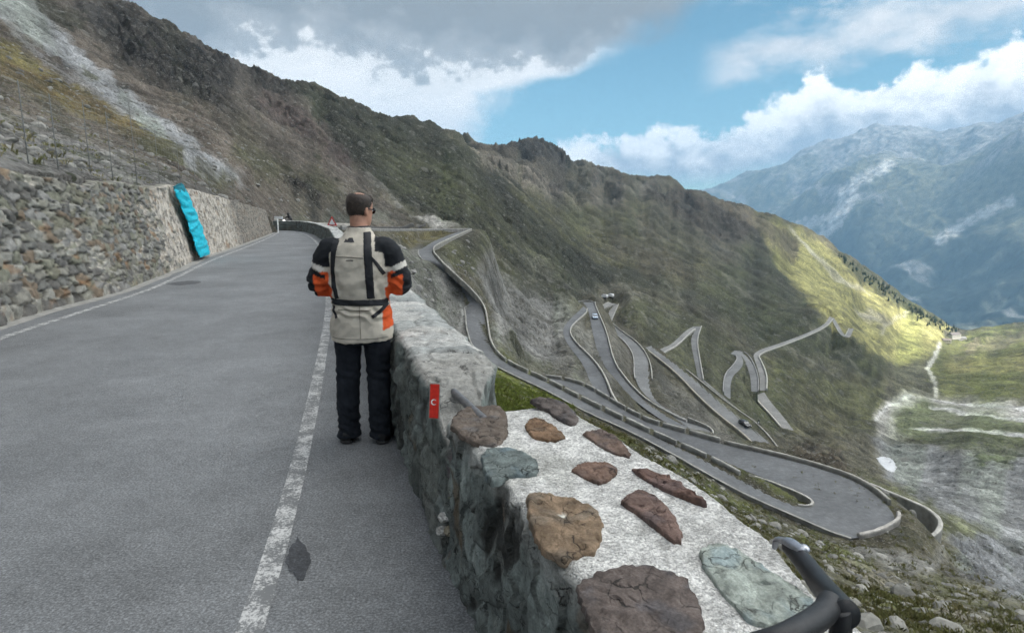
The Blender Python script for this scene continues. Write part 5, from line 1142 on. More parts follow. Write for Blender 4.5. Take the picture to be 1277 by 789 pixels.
    for sg in (-1, 1):
        x, y = LEG[sg][2][:2]; q = Shape(); q.rings([np.array([(x + sg * (.012 + .10 * t * .35) + w * math.cos(a), y - .085 + .29 * t, max(.012, zc + h * math.sin(a))) for a in np.arange(20) * math.pi / 10]) for t, w, zc, h in ((0, .028, .045, .03), (.06, .042, .05, .045), (.25, .047, .06, .06), (.5, .048, .05, .045), (.75, .05, .042, .034), (.92, .042, .036, .026), (1, .025, .032, .016))])
        q.tube([(x, y - .02, .05), (x, y - .01, .13)], [(.045, .052), (.047, .056)]); sh = link('shoe', q.mesh('shoe', .007, 4), ms, root)
        so = Shape(); so.rings([np.array([(x + sg * (.012 + .10 * t * .35) + w * math.cos(a), y - .088 + .297 * t, .010 + .0105 * math.sin(a)) for a in np.arange(20) * math.pi / 10]) for t, w in ((0, .028), (.06, .044), (.25, .048), (.5, .046), (.75, .052), (.92, .045), (1, .026))]); link('sole', so.mesh('sole'), msole, sh)
    # --- jacket
    j = Shape()
    j.ellipses([(.765, .0, .015, .222, .165), (.80, .0, .015, .224, .166), (.90, 0, .015, .222, .160), (1.00, 0, .02, .214, .150), (1.06, 0, .02, .208, .146), (1.12, 0, .02, .214, .152), (1.22, 0, .022, .228, .162), (1.32, 0, .02, .228, .162), (1.40, 0, .015, .222, .148), (1.445, 0, .012, .200, .128), (1.49, 0, .018, .150, .106), (1.525, 0, .025, .112, .094), (1.56, 0, .035, .086, .085), (1.585, 0, .04, .078, .080)], 48, 2.3)
    for S_, E_, W_ in ((SHL, ELL, WRL), (SHR, ELR, WRR)):
        sg = np.sign(S_[0]); j.tube([S_ + (-.06 * sg, 0, .0), S_ + (.02 * sg, 0, -.01), (S_ * .5 + E_ * .5) + (.015 * sg, 0, 0), E_ + (.01 * sg, -.015, 0), (E_ + W_) / 2 + (.01 * sg, 0, -.005), W_ - (W_ - E_) * .05], [(.075, .085), (.088, .088), (.082, .080), (.080, .078), (.064, .062), (.050, .048)], 28)
    me = j.mesh('jacket', .0085, 7); V = vco(me); N_ = vno(me)
    x, y, z = V.T
    bagf = np.exp(-((z - 1.02) / .09) ** 2)
    k = .019 * fbm(x * 6 + z * 5, z * 9 - x * 7, 5, 511) + .009 * np.sin(z * 70 + 22 * x + 8 * fbm(x * 5, z * 5, 2, 513)) * np.exp(-((z - .99) / .07) ** 2) - .010 * np.exp(-((z - 1.055) / .025) ** 2) * (np.abs(x) < .26) + .010 * np.sin(26 * (x * .8 + (z - 1.2) * .55) + 6 * fbm(x * 4, z * 4, 2, 514)) * np.exp(-((z - 1.2) / .12) ** 2) * (y < 0)
    for S_, E_, W_ in ((SHL, ELL, WRL), (SHR, ELR, WRR)):
        de = np.linalg.norm(V - E_, axis=1); k = k + .014 * np.exp(-(de / .14) ** 2) * np.sin(V @ ((S_ - W_) / np.linalg.norm(S_ - W_)) * 95 + 5 * fbm(x * 8, z * 8, 2, 515))
    vset(me, V + N_ * k[:, None]); V = vco(me); N_ = vno(me)
    BE, BK, OR_, LT_ = np.array((.45, .41, .345)), np.array((.013, .015, .018)), np.array((.56, .085, .022)), np.array((.46, .44, .40))
    col = np.repeat(BE[None], len(V), 0) * (1 + .06 * fbm(x * 5, z * 5, 3, 520))[:, None]
    x, y, z = V.T; wob = .012 * fbm(z * 9, x * 9, 2, 521)
    for S_, E_, W_ in ((SHL, ELL, WRL), (SHR, ELR, WRR)):
        sg = np.sign(S_[0]); side = x * sg
        def along(A, B): d = B - A; t = np.clip(((V - A) @ d) / (d @ d), 0, 1); return t, np.linalg.norm(V - A - t[:, None] * d, axis=1)
        t1, d1 = along(S_, E_); t2, d2 = along(E_, W_); arm = np.minimum(d1, d2) < .135; on = np.where(d1 <= d2, t1, 1 + t2)
        sleeve = arm & (side > .19 + .04 * (z < 1.3)) & (on > .02)
        yoke = (z > 1.405 + wob - .25 * (side - .17)) & (side > .118 + .30 * (1.53 - z) * .35) & (z < 1.56)
        col[yoke] = BK
        up_ = sleeve & (on < .48 + wob * 2); band = sleeve & (on >= .48 + wob * 2) & (on < .62 + wob * 2); low = sleeve & (on >= .62 + wob * 2)
        col[up_] = BK; col[band] = LT_; col[low] = BK
        inner = (arm & (side > .205 - .02 * (on > .9)) & (on > .58 + .6 * np.clip(side - .24, 0, 1) * 4) & (on < 1.45) & (N_[:, 1] < .25) & (side < .315 - .12 * np.clip(1.2 - z, 0, 1)) & (z < 1.345)); col[inner] = OR_
        pipe = sleeve & (np.abs(on - (.70 + wob)) < .05) & (N_[:, 1] < .4) ; col[pipe] = BK
        gus = (side > .165) & (z < 1.03) & (z > .86 + .3 * (side - .2)) & (~arm | (z < 1.0)) & (N_[:, 0] * sg > .35) & (N_[:, 1] < .6); 
        if sg > 0: col[gus & (z < 1.02)] = OR_
    cl = (z > 1.575); col[cl] = BK * 1.5
    setcol(me, col)
    mj = col_mat('jacket_cloth', 18, .10, .82, .25, .002, 6, 300, .10); jk = link('jacket', me, mj, root)
    from mathutils.bvhtree import BVHTree
    bvh = BVHTree.FromPolygons([tuple(v) for v in V], [tuple(p.vertices) for p in me.polygons])
    def on_back(px, pz, off=.004):
        h = bvh.ray_cast(Vector((px, -1, pz)), Vector((0, 1, 0)))
        return (h[0] + Vector((0, -off, 0))) if h[0] is not None else None
    black = simple_mat('black_webbing', (.012, .013, .016), .7, .2, 60, .3, .001)
    def strap(name, path, wd, off=.006, mat=black, parent=jk, th=.004):
        P = resample(smooth_line(np.c_[np.array(path, float), np.zeros(len(path))], 2)[:, :2], 44); T = np.gradient(P, axis=0); T /= np.linalg.norm(T, axis=1)[:, None]; Nn = np.stack([-T[:, 1], T[:, 0]], -1); ww = np.interp(np.linspace(0, 1, 44), np.linspace(0, 1, len(wd)), wd) if hasattr(wd, '__len__') else np.full(44, wd)
        G = []; ks = np.linspace(-.5, .5, 7)
        for p, n_, w in zip(P, Nn, ww):
            row = []
            for q in ks:
                h = on_back(p[0] + n_[0] * w * q, p[1] + n_[1] * w * q, off if abs(q) < .45 else -.004)
                row.append(h)
            G.append(row)
        V_ = []; ok = True; last = None
        for row in G:
            for h in row:
                h = h if h is not None else last
                last = h; V_.append(tuple(h) if h is not None else (0, 0, 1.2))
        return link(name, np_mesh(name, np.array(V_), grid_quads(44, 7)), mat, parent)
    strap('strap', [(-.140, 1.49), (-.160, 1.38), (-.172, 1.25), (-.160, 1.14), (-.150, 1.08)], [.05, .044, .04, .04, .04])
    strap('strap', [(.072, 1.545), (.082, 1.42), (.088, 1.25), (.090, 1.08)], [.055, .066, .066, .06])
    strap('strap', [(.085, 1.39), (.14, 1.33), (.185, 1.25)], [.022, .026, .03])
    strap('strap', [(-.185, 1.03), (-.18, .99), (-.155, .945)], .026); strap('strap', [(.20, 1.04), (.15, .985), (.095, .95)], .030)
    strap('belt', [(-.205, 1.058), (-.1, 1.052), (.0, 1.050), (.1, 1.050), (.20, 1.045)], .048, .009)
    seam = simple_mat('seam', (.11, .10, .085), .9, .2, 60, 0)
    strap('seam', [(-.15, 1.375), (-.05, 1.375), (.05, 1.365)], .007, .003, seam); strap('seam', [(-.065, 1.352), (-.04, 1.354), (-.015, 1.352)], .008, .003, simple_mat('label_thread', (.05, .05, .05), .9, .1, 60, 0))
    strap('seam', [(-.14, 1.005), (0, 1.0), (.09, 1.0)], .006, .003, seam); strap('seam', [(.01, 1.03), (.012, .90), (.014, .80)], .005, .003, seam); strap('seam', [(-.2, .80), (0, .795), (.2, .80)], .005, .003, seam)
    # small dark emblem below the collar: two peaks on a bar
    def emblem():
        P = [(-.082, 1.475), (-.070, 1.500), (-.060, 1.488), (-.046, 1.506), (-.022, 1.506), (-.010, 1.475)]; V_ = []
        for px, pz in P + [(-.046, 1.476)]:
            h = on_back(px, pz, .004); V_.append(tuple(h))
        c = len(V_) - 1; F = np.array([(c, i, i + 1) for i in range(len(P) - 1)]); link('emblem', np_mesh('emblem', np.array(V_), F), simple_mat('emblem_thread', (.045, .045, .05), .8, .2, 90, 0), jk)
    emblem()
    # --- hair: close cropped, thin on the crown
    Vh = []; Fh = []; n, mth = 72, 44; rows = smooth_line(np.array(L), 3); zs = np.linspace(-.062, .1265, mth)
    for zz in zs:
        cy, a, d = (np.interp(zz, rows[:, 0], rows[:, q]) for q in (1, 2, 3)); th = np.arange(n) * 2 * math.pi / n
        cx = np.cos(th); s_ = np.sin(th); nse = fbm(cx * 9 + zz * 60, s_ * 9 - zz * 40, 3, 530)
        hl = .085 - .075 * 0; line = np.where(s_ > .35, .060 + .02 * s_, np.where(s_ > -.15, -.015 + .10 * (s_ + .15), -.058 + .02 * np.abs(cx)))   # lower hair line: forehead, temples, nape
        line = line + .006 * nse; thick = np.where(zz > line, .009 * sstep(0, .02, zz - line), -.008) * (1 - 1.8 * sstep(.107, .119, zz + .012 * nse - .004 * s_)) + .003 * nse
        Vh.append(hw(np.stack([(a + thick) * cx, cy + (d + thick) * s_, zz + .3 * thick + 0 * th], -1)))
    Vh = np.array(Vh).reshape(-1, 3); mh, nt, bs = mat_new('short_hair'); f = noise(nt, 90, 5, .7); nt.links.new(ramp(nt, f, [(.3, (.012, .008, .006)), (.7, (.055, .036, .026))]), bs.inputs['Base Color']); bs.inputs['Roughness'].default_value = .6; bump(nt, bs, f, .8, .006)
    rh = np.random.default_rng(4); Hq = [tuple(q) for q in grid_quads(mth, n, False, True)]; V2 = [tuple(q) for q in Vh]; Vn = Vh.reshape(mth, n, 3); axis = hw(np.array((0, 0, -.02)))
    for _ in range(5200):
        i, j_ = rh.integers(2, mth - 2), rh.integers(n); p = Vn[i, j_] + rh.normal(0, .0025, 3); zz = zs[i]; s_ = math.sin(2 * math.pi * j_ / n)
        if zz < (.065 if s_ > .3 else -.01 if s_ > -.15 else -.052) + rh.uniform(-.004, .012) or (zz > .112 and rh.random() < .9): continue
        nn_ = p - axis; nn_ /= np.linalg.norm(nn_); d = nn_ * .5 + np.array((0, 0, -.75)) * (zz < .10) + rh.normal(0, .35, 3); d /= np.linalg.norm(d); l = rh.uniform(.005, .010); t_ = np.cross(d, nn_); t_ /= np.linalg.norm(t_) + 1e-9; b_ = len(V2)
        q0 = p - nn_ * .002; V2 += [tuple(q0 - t_ * .0011), tuple(q0 + t_ * .0011), tuple(q0 + d * l * .6 + t_ * .0008 + nn_ * .003), tuple(q0 + d * l + nn_ * .003)]; Hq.append((b_, b_ + 1, b_ + 2, b_ + 3))
    link('hair', np_mesh('hair', np.array(V2), np.array(Hq)), mh, root)
    # --- sunglasses
    g = Shape()
    for sg in (-1, 1): g.rings([hw(np.array([(sg * (.034 + .0 * o) + .029 * math.cos(t) * k, .100 + o - .010 * abs(math.cos(t)), .016 + .022 * math.sin(t) * k) for t in np.arange(16) * math.pi / 8])) for o, k in ((0, .6), (.0, 1), (.004, 1), (.004, .6))])
    g.tube(hw(np.array([(-.01, .104, .02), (0, .106, .022), (.01, .104, .02)])), [.003] * 3, 8)
    for sg in (-1, 1): g.tube(hw(np.array([(sg * .062, .094, .018), (sg * .078, .05, .018), (sg * .080, .0, .016), (sg * .076, -.02, .006)])), [.004, .004, .0035, .003], 8)
    link('sunglasses', g.mesh('sunglasses'), simple_mat('dark_lens', (.012, .012, .014), .15, .1, 40, 0, spec=.5), root)
    return root
person()
# ---------------------------------------------------------------- small things on and beside the near parapet
def box_bm(bm, c, s, rz=0.0, bev=0.0):
    r = bmesh.ops.create_cube(bm, size=1); M_ = Matrix.Translation(c) @ Matrix.Rotation(rz, 4, 'Z') @ Matrix.Diagonal((s[0], s[1], s[2], 1)); bmesh.ops.transform(bm, matrix=M_, verts=r['verts'])
    if bev: bmesh.ops.bevel(bm, geom=list({e for v in r['verts'] for e in v.link_edges}), offset=bev, segments=2, affect='EDGES')
def bm_obj(name, bm, mat, parent=None, smooth=False):
    me = bpy.data.meshes.new(name); bmesh.ops.recalc_face_normals(bm, faces=bm.faces); bm.to_mesh(me); bm.free(); me.polygons.foreach_set('use_smooth', [smooth] * len(me.polygons)); return link(name, me, mat, parent)
def cyl_bm(bm, a, b, r0, r1=None, n=16):
    a, b = Vector(a), Vector(b); d = b - a; r = bmesh.ops.create_cone(bm, cap_ends=True, segments=n, radius1=r0, radius2=r0 if r1 is None else r1, depth=d.length)
    bmesh.ops.transform(bm, matrix=Matrix.Translation((a + b) / 2) @ d.to_track_quat('Z', 'Y').to_matrix().to_4x4(), verts=r['verts'])
# iron pipe bridging the gap
pa, pb = on_y(553, 477, 3.42), on_y(594, 515, 2.72); d = (pb - pa).normalized()
s_ = Shape(); s_.tube([pa - d * .12, pa, (pa + pb) / 2, pb, pb + d * .12], [.0215] * 5, 24); tag(link('iron_pipe', s_.mesh('iron_pipe'), simple_mat('weathered_steel', (.13, .13, .135), .5, .3, 30, .2, .002, .6)), 'grey iron pipe bridging the gap between the two parapets', 'pipe')
# red marker plate with a white crescent
pc = on_y(543, 497, 2.86)
def marker():
    c = pc + Vector((-.0, -.035, 0)); root = empty('marker_plate', c, R(-4)); tag(root, 'small upright red reflector plate with a white crescent on the parapet face', 'marker plate')
    root.rotation_euler = (R(-6), R(2), R(-6)); w, h = .052, .175
    bm = bmesh.new(); box_bm(bm, (0, 0, 0), (w, .008, h), 0, .002); bm_obj('backing', bm, simple_mat('grey_metal_edge', (.30, .29, .26), .5, .2, 30, .1, .001, .4), root)
    m, nt, b = mat_new('red_reflector'); f = noise(nt, 60, 4, .6); nt.links.new(ramp(nt, f, [(.3, (.50, .018, .010)), (.7, (.68, .035, .020))]), b.inputs['Base Color']); b.inputs['Roughness'].default_value = .35
    bm = bmesh.new(); box_bm(bm, (0, -.0055, 0), (w - .008, .004, h - .010), 0, .001); bm_obj('red_panel', bm, m, root)
    n = 22; V_ = []; a0, a1 = R(38), R(322)
    for i in range(n):
        a = a0 + (a1 - a0) * i / (n - 1); t = .0052 * math.sin(math.pi * i / (n - 1)) ** .6 + .0006
        for q in (-1, 1): r_ = .0125 + q * t * .5; V_.append((r_ * math.cos(a), -.0082, r_ * math.sin(a) - .004))
    link('crescent', np_mesh('crescent', np.array(V_), np.array([(2 * i, 2 * i + 1, 2 * i + 3, 2 * i + 2) for i in range(n - 1)]), smooth=False), simple_mat('white_print', (.75, .74, .72), .6, .08, 50, 0), root)
    bm = bmesh.new(); cyl_bm(bm, (0, .001, 0), (0, .10, 0), .008); bm_obj('bracket', bm, simple_mat('rusty_bracket', (.12, .09, .07), .7, .3, 30, 0), root)
marker()
# loose pale stones at the crack
for i, (u, v, sx, cc) in enumerate(((549, 645, .035, (.52, .51, .48)), (546, 662, .035, (.47, .46, .43)), (559, 660, .05, (.27, .24, .18)), (500, 545, .03, (.22, .22, .21)))):
    p = on_y(u, v, 2.72 if i < 3 else 3.55) + Vector((.02, 0, 0)); o = link('loose_stone', rock_mesh('loose_stone', sx, sx * .9, sx * .8, 40 + i, 3, .3, cc), m_stone_near); o.location = p
    if i < 3: o.parent = farwall; o['label'] = 'pale stone set low in the near end'; o.name = 'stone'
    else:
        o.location = (on_z(u, v)[0], on_z(u, v)[1], .015); tag(o, 'small grey stone on the asphalt at the foot of the long parapet', 'stone')
# ---------------------------------------------------------------- bicycle leaning on the parapet: only its right bar end reaches into view
def bicycle():
    black = simple_mat('black_bar_tape', (.016, .017, .019), .55, .3, 40, .35, .002); hoodm = simple_mat('black_rubber_hood', (.012, .013, .015), .42, .25, 60, .15, .001); silver = simple_mat('brushed_alloy', (.30, .31, .34), .38, .25, 40, .1, .001, .85)
    nt_ = black.node_tree; wv = nd(nt_, 'ShaderNodeTexWave'); wv.inputs['Scale'].default_value = 14; wv.inputs['Distortion'].default_value = 1.0; wv.wave_profile = 'SAW'; nt_.links.new(nt_.nodes['TC'].outputs['Object'], wv.inputs['Vector']); bp = [n for n in nt_.nodes if n.type == 'BUMP'][0]; bp.inputs['Distance'].default_value = .004; nt_.links.new(math_n(nt_, 'ADD', wv.outputs['Fac'], math_n(nt_, 'MULTIPLY', bp.inputs['Height'].links[0].from_socket, .4)), bp.inputs['Height'])
    frm = simple_mat('dark_frame_paint', (.03, .035, .05), .35, .1, 30, 0); rub = simple_mat('tyre_rubber', (.02, .02, .021), .8, .2, 50, .2, .001)
    root = empty('bicycle', (0, 0, 0)); tag(root, 'black bicycle on the near parapet, only its bar end and lever in view', 'bicycle')
    hf = Vector((LS[0], LS[1], 0)); ht = Vector((LT[0], LT[1], 0)); up = Vector((0, 0, 1))
    E_ = on_y(1049, 760, .79); H1 = on_y(1028, 735, .90); H2 = on_y(1000, 697, 1.0); H3 = on_y(969, 668, 1.09)                # bar end, hood, lever tip
    L0 = on_y(980, 795, .70); cen = E_ - ht * .21 - hf * .02 + up * 0; 
    s = Shape(); s.tube([cen - ht * .21, cen - ht * .12, cen, L0 * .5 + cen * .5, L0, E_ - ht * .03, E_ + hf * .02], [.014, .017, .015, .0165, .017, .0175, .017], 24); bar = link('handlebar', s.mesh('handlebar'), black, root)
    s = Shape(); s.tube([E_ - ht * .005, E_ - up * .03 - hf * .005, E_ + hf * .005 - up * .07, E_ - hf * .02 - up * .11, E_ - hf * .09 - up * .125], [.016, .015, .014, .014, .014], 18); link('bar_drop', s.mesh('bar_drop'), black, bar)
    s = Shape(); s.tube([E_ - hf * .01, H1, (H1 + H2) / 2, H2, H2 * .45 + H3 * .55], [(.018, .020), (.0185, .021), (.0175, .019), (.0165, .018), (.012, .014)], 24); hd = link('brake_hood', s.mesh('brake_hood'), hoodm, bar)
    s = Shape(); a_ = H2 * .5 + H3 * .5 + up * .006; s.tube([H2 + up * .012, a_ + up * .004, H3 - hf * .02, H3 - up * .006, H3 - up * .028 + hf * .004], [(.010, .012), (.013, .010), (.012, .007), (.009, .006), (.005, .004)], 16); link('brake_lever', s.mesh('brake_lever'), silver, hd)
    s = Shape(); s.ball(tuple(H2 * .8 + H3 * .2 + ht * .016 + up * .008), (.010, .012, .008)); link('pivot_bolt', s.mesh('pivot_bolt'), silver, hd)
    hi = cen - hf * .10; g0 = Vector((LS[0] * 0.0 + LT[0] * .36, LS[1] * 0 + LT[1] * .36, 0)); lean = lambda p: p
    # frame in the leaning plane: from the ground line (perp .36) to the bar centre
    base_t = .34; tt = lambda z: base_t + (Vector((cen.x, cen.y)).dot(Vector((LT[0], LT[1]))) - base_t) * z / cen.z; s0 = Vector((cen.x, cen.y)).dot(Vector((LS[0], LS[1])))
    pt = lambda s_, z: Vector((*loc2w(s_, tt(z)), z))
    s = Shape(); s.tube([cen, pt(s0 - .05, cen.z - .01), pt(s0 - .10, cen.z - .04)], [.016, .017, .016]); link('stem', s.mesh('stem'), frm, root)
    f = Shape(); HT, HB, BB, ST, RA_, FA = pt(s0 - .10, cen.z - .04), pt(s0 - .06, cen.z - .22), pt(s0 - .62, .28), pt(s0 - .76, .80), pt(s0 - 1.03, .335), pt(s0 + .05, .335)
    for a, b_, r in ((HT, HB, .019), (HT, ST, .015), (HB, BB, .018), (BB, ST, .016), (ST, RA_, .009), (BB, RA_, .010)): f.tube([a, (a + b_) / 2, b_], [r] * 3, 14)
    link('frame', f.mesh('frame'), frm, root); f = Shape()
    for q in (-.05, .05): f.tube([HB, HB * .8 + FA * .2 + ht * q, FA + ht * q], [.014, .012, .009], 12)
    link('fork', f.mesh('fork'), frm, root); f = Shape(); sp = pt(s0 - .80, .98); f.tube([ST, sp], [.013, .013], 12); link('seat_post', f.mesh('seat_post'), silver, root); f = Shape(); f.tube([sp - hf * .13, sp - hf * .05, sp + hf * .04, sp + hf * .14], [(.07, .025), (.065, .025), (.03, .02), (.018, .014)], 18); link('saddle', f.mesh('saddle'), hoodm, root)
    upw = (pt(0, 1) - pt(0, 0)).normalized()
    for A_ in (RA_, FA):
        def ring(r, rr, n=40, m=10):
            g = Shape(); P = []
            for i in range(n):
                a = i * 2 * math.pi / n; e = hf * math.cos(a) + upw * math.sin(a); c_ = A_ + e * r; P.append(np.array([tuple(c_ + e * rr * math.cos(t) + e.cross(hf.cross(upw)).normalized() * 0 + hf.cross(upw).normalized() * rr * math.sin(t)) for t in np.arange(m) * 2 * math.pi / m]))
            V_ = np.array(P).reshape(-1, 3); i = np.arange(n * m).reshape(n, m); i = np.r_[i, i[:1]]; i = np.c_[i, i[:, :1]]
            return V_, np.stack([i[:-1, :-1], i[:-1, 1:], i[1:, 1:], i[1:, :-1]], -1).reshape(-1, 4)
        V_, Q = ring(.335 - .013, .0125); w = link('wheel', np_mesh('wheel', V_, Q), rub, root); V_, Q = ring(.302, .009); link('rim', np_mesh('rim', V_, Q), silver, w)
        bm = bmesh.new()
        for i in range(20): a = i * math.pi / 10; cyl_bm(bm, A_ + ht * (.03 if i % 2 else -.03), A_ + (hf * math.cos(a) + upw * math.sin(a)) * .30, .0011, n=5)
        cyl_bm(bm, A_ - ht * .05, A_ + ht * .05, .018); bm_obj('spokes', bm, silver, w)
bicycle()
# ---------------------------------------------------------------- turquoise sheet hanging on the retaining wall
def tarp():
    n, m = 90, 22; V_ = np.zeros((n, m, 3)); cc = np.zeros((n, m, 3))
    for i in range(n):
        f = 1 - i / (n - 1); fr = .05 + 1.0 * f; ul = np.interp(f, [0, .5, .9, 1], [243, 239, 233, 232]); ur = np.interp(f, [0, .5, .9, 1], [257, 253, 247, 243])
        a, b_ = wall_point(ul, min(1, fr), .0), wall_point(ur, min(1, fr), .0); nrm = Vector(((b_ - a).y, -(b_ - a).x, 0)).normalized()
        for j in range(m):
            t = j / (m - 1); p = a.lerp(b_, t + .03 * math.sin(i * .31 + j * .2)) ; bul = .10 + .10 * math.sin(math.pi * t) ** .6
            w = .006 * math.sin(i * .62 + 1.3 * math.sin(t * 3 + i * .13)) + .05 * float(fbm(np.array([i * .22]), np.array([t * 4.]), 3, 61)[0])
            p = p + nrm * (bul + w); 
            if f > .93: p.z += .12 * (f - .93) / .07 * math.sin(math.pi * t)
            V_[i, j] = p; k = 1 + .15 * float(fbm(np.array([i * .3]), np.array([t * 5.]), 3, 62)[0]); base = np.array((.010, .40, .52)) if f < .90 + .02 * math.sin(j) else np.array((.010, .16, .21)); cc[i, j] = base * k
    me = np_mesh('tarpaulin', V_.reshape(-1, 3), grid_quads(n, m, True), cc.reshape(-1, 3)); o = link('tarpaulin', me, col_mat('turquoise_sheet', 12, .2, .45, .3, .01, 5))
    so = o.modifiers.new('thickness', 'SOLIDIFY'); so.thickness = .01; tag(o, 'crumpled bright turquoise plastic sheet hanging down the stone retaining wall', 'tarpaulin')
tarp()
# ---------------------------------------------------------------- rockfall fence above the retaining wall
def fence():
    root = empty('rockfall_fence', tuple(wall_point(200, 1.0))); tag(root, 'thin rockfall net on slender grey posts above the retaining wall', 'fence'); rt = Vector(root.location)
    st = simple_mat('grey_post_steel', (.12, .125, .12), .7, .2, 20, 0, 0, .2); tops = []
    for u in (113, 148, 178, 199, 222, 243, 262, 278, 292, 305, 317):
        p = wall_point(u, 1.0, -.55); h = 1.75 if u != 222 else 2.3; bm = bmesh.new(); cyl_bm(bm, p - rt + Vector((0, 0, -.6)), p - rt + Vector((0, 0, h)), .010, n=8); bm_obj('post', bm, st, root, True); tops.append(p - rt)
    bm = bmesh.new()
    for a, b_ in zip(tops[:-1], tops[1:]):
        for k in np.linspace(.15, 1.72, 10): cyl_bm(bm, a + Vector((0, 0, k)), b_ + Vector((0, 0, k - .0)), .0035, n=4)
        nn = max(4, int((b_ - a).length / .35))
        for q in range(nn): t = q / nn; c = a.lerp(b_, t); cyl_bm(bm, c + Vector((0, 0, .1)), c + Vector((0, 0, 1.72)), .0028, n=4)
    bm_obj('wire_net', bm, st, root)
fence()
# ---------------------------------------------------------------- signs, low walls and a motorcycle at the bend
whitem = simple_mat('white_sign_paint', (.78, .78, .76), .5, .05, 20, 0); redm = simple_mat('red_sign_paint', (.55, .02, .02), .5, .1, 20, 0); greenm = simple_mat('green_sign_paint', (.02, .20, .08), .5, .1, 20, 0); greym = simple_mat('grey_steel', (.16, .16, .16), .5, .15, 20, 0, 0, .6)
def at_r(u, v, r):
    x, y, z = ray(u, v); h = math.hypot(x, y); return Vector((x / h * r, y / h * r, EYE + z / h * r))
def post_to_ground(p, root, bm): g = ground_z(p.x, p.y); cyl_bm(bm, (p.x, p.y, g - .3), (p.x, p.y, p.z), .035, n=8)
def tri_sign():
    c = at_r(414, 277.5, 63); root = empty('warning_sign', (c.x, c.y, ground_z(c.x, c.y)), R(-14)); tag(root, 'red bordered triangular warning sign above small white boards at the bend', 'sign'); r0 = Vector(root.location); z0 = c.z - r0.z
    bm = bmesh.new(); cyl_bm(bm, (0, .03, -.3), (0, .03, z0 + .3), .035, n=8); bm_obj('post', bm, greym, root)
    for nm, s, y, m in (('red_border', .62, 0, redm), ('white_face', .40, -.012, whitem)):
        bm = bmesh.new(); vs = [bm.verts.new((s * math.sin(a), y + q, z0 + s * math.cos(a))) for q in (0, .02) for a in (0, 2.094, 4.189)]; bm.faces.new(vs[:3]); bm.faces.new(vs[3:])
        for i in range(3): bm.faces.new((vs[i], vs[(i + 1) % 3], vs[3 + (i + 1) % 3], vs[3 + i]))
        bm_obj(nm, bm, m, root)
    bm = bmesh.new(); box_bm(bm, (0, 0, z0 - .62), (1.15, .03, .34)); bm_obj('white_board', bm, whitem, root); bm = bmesh.new(); box_bm(bm, (-.03, -.02, z0 - .62), (.62, .01, .08)); bm_obj('dark_lettering', bm, greym, root)
tri_sign()
def green_sign():
    c = at_r(401.5, 285.5, 61); root = empty('direction_sign', (c.x, c.y, ground_z(c.x, c.y)), R(-10)); tag(root, 'green direction board beside the triangular sign at the bend', 'sign'); z0 = c.z - root.location.z
    bm = bmesh.new(); cyl_bm(bm, (0, .04, -.3), (0, .04, z0), .03, n=8); bm_obj('post', bm, greym, root); bm = bmesh.new(); box_bm(bm, (0, 0, z0), (.85, .03, .42)); bm_obj('green_board', bm, greenm, root)
    bm = bmesh.new(); vs = [bm.verts.new(q) for q in ((.08, -.02, z0 + .17), (.30, -.02, z0 - .17), (-.08, -.02, z0 - .17))]; bm.faces.new(vs); bm_obj('white_arrow', bm, whitem, root)
green_sign()
def t_sign():
    c = at_r(347.5, 271.5, 50); p = on_z(346, 289); root = empty('roadside_board', (c.x, c.y, ground_z(c.x, c.y)), R(-18)); tag(root, 'small white board on a post at the far end of the retaining wall', 'sign'); z0 = c.z - root.location.z
    bm = bmesh.new(); cyl_bm(bm, (-.15, .03, -.3), (-.15, .03, z0), .05, n=8); bm_obj('post', bm, whitem, root); bm = bmesh.new(); box_bm(bm, (0, 0, z0), (.72, .04, .2)); bm_obj('board', bm, whitem, root)
t_sign()
def wpath(L): return [Vector((at_r(u, 285, r).x, at_r(u, 285, r).y, 0)) for u, r in L]
def ground_wall(L, h, w, label, tint, name='low_wall'):
    P = resample(np.array([tuple(p) for p in wpath(L)]), 40); P[:, 2] = [ground_z(x, y) for x, y, z in P]; return parapet(P, h, w, label, None, tint, name)
ground_wall([(340, 63), (362, 68), (390, 72), (420, 75), (445, 80)], 1.25, .8, 'pale rubble wall behind the road bend', (.30, .285, .255))
ground_wall([(430, 108), (462, 132), (500, 160), (530, 186)], 1.5, .8, 'dark retaining wall behind the man\'s head', (.075, .072, .068), 'low_wall')
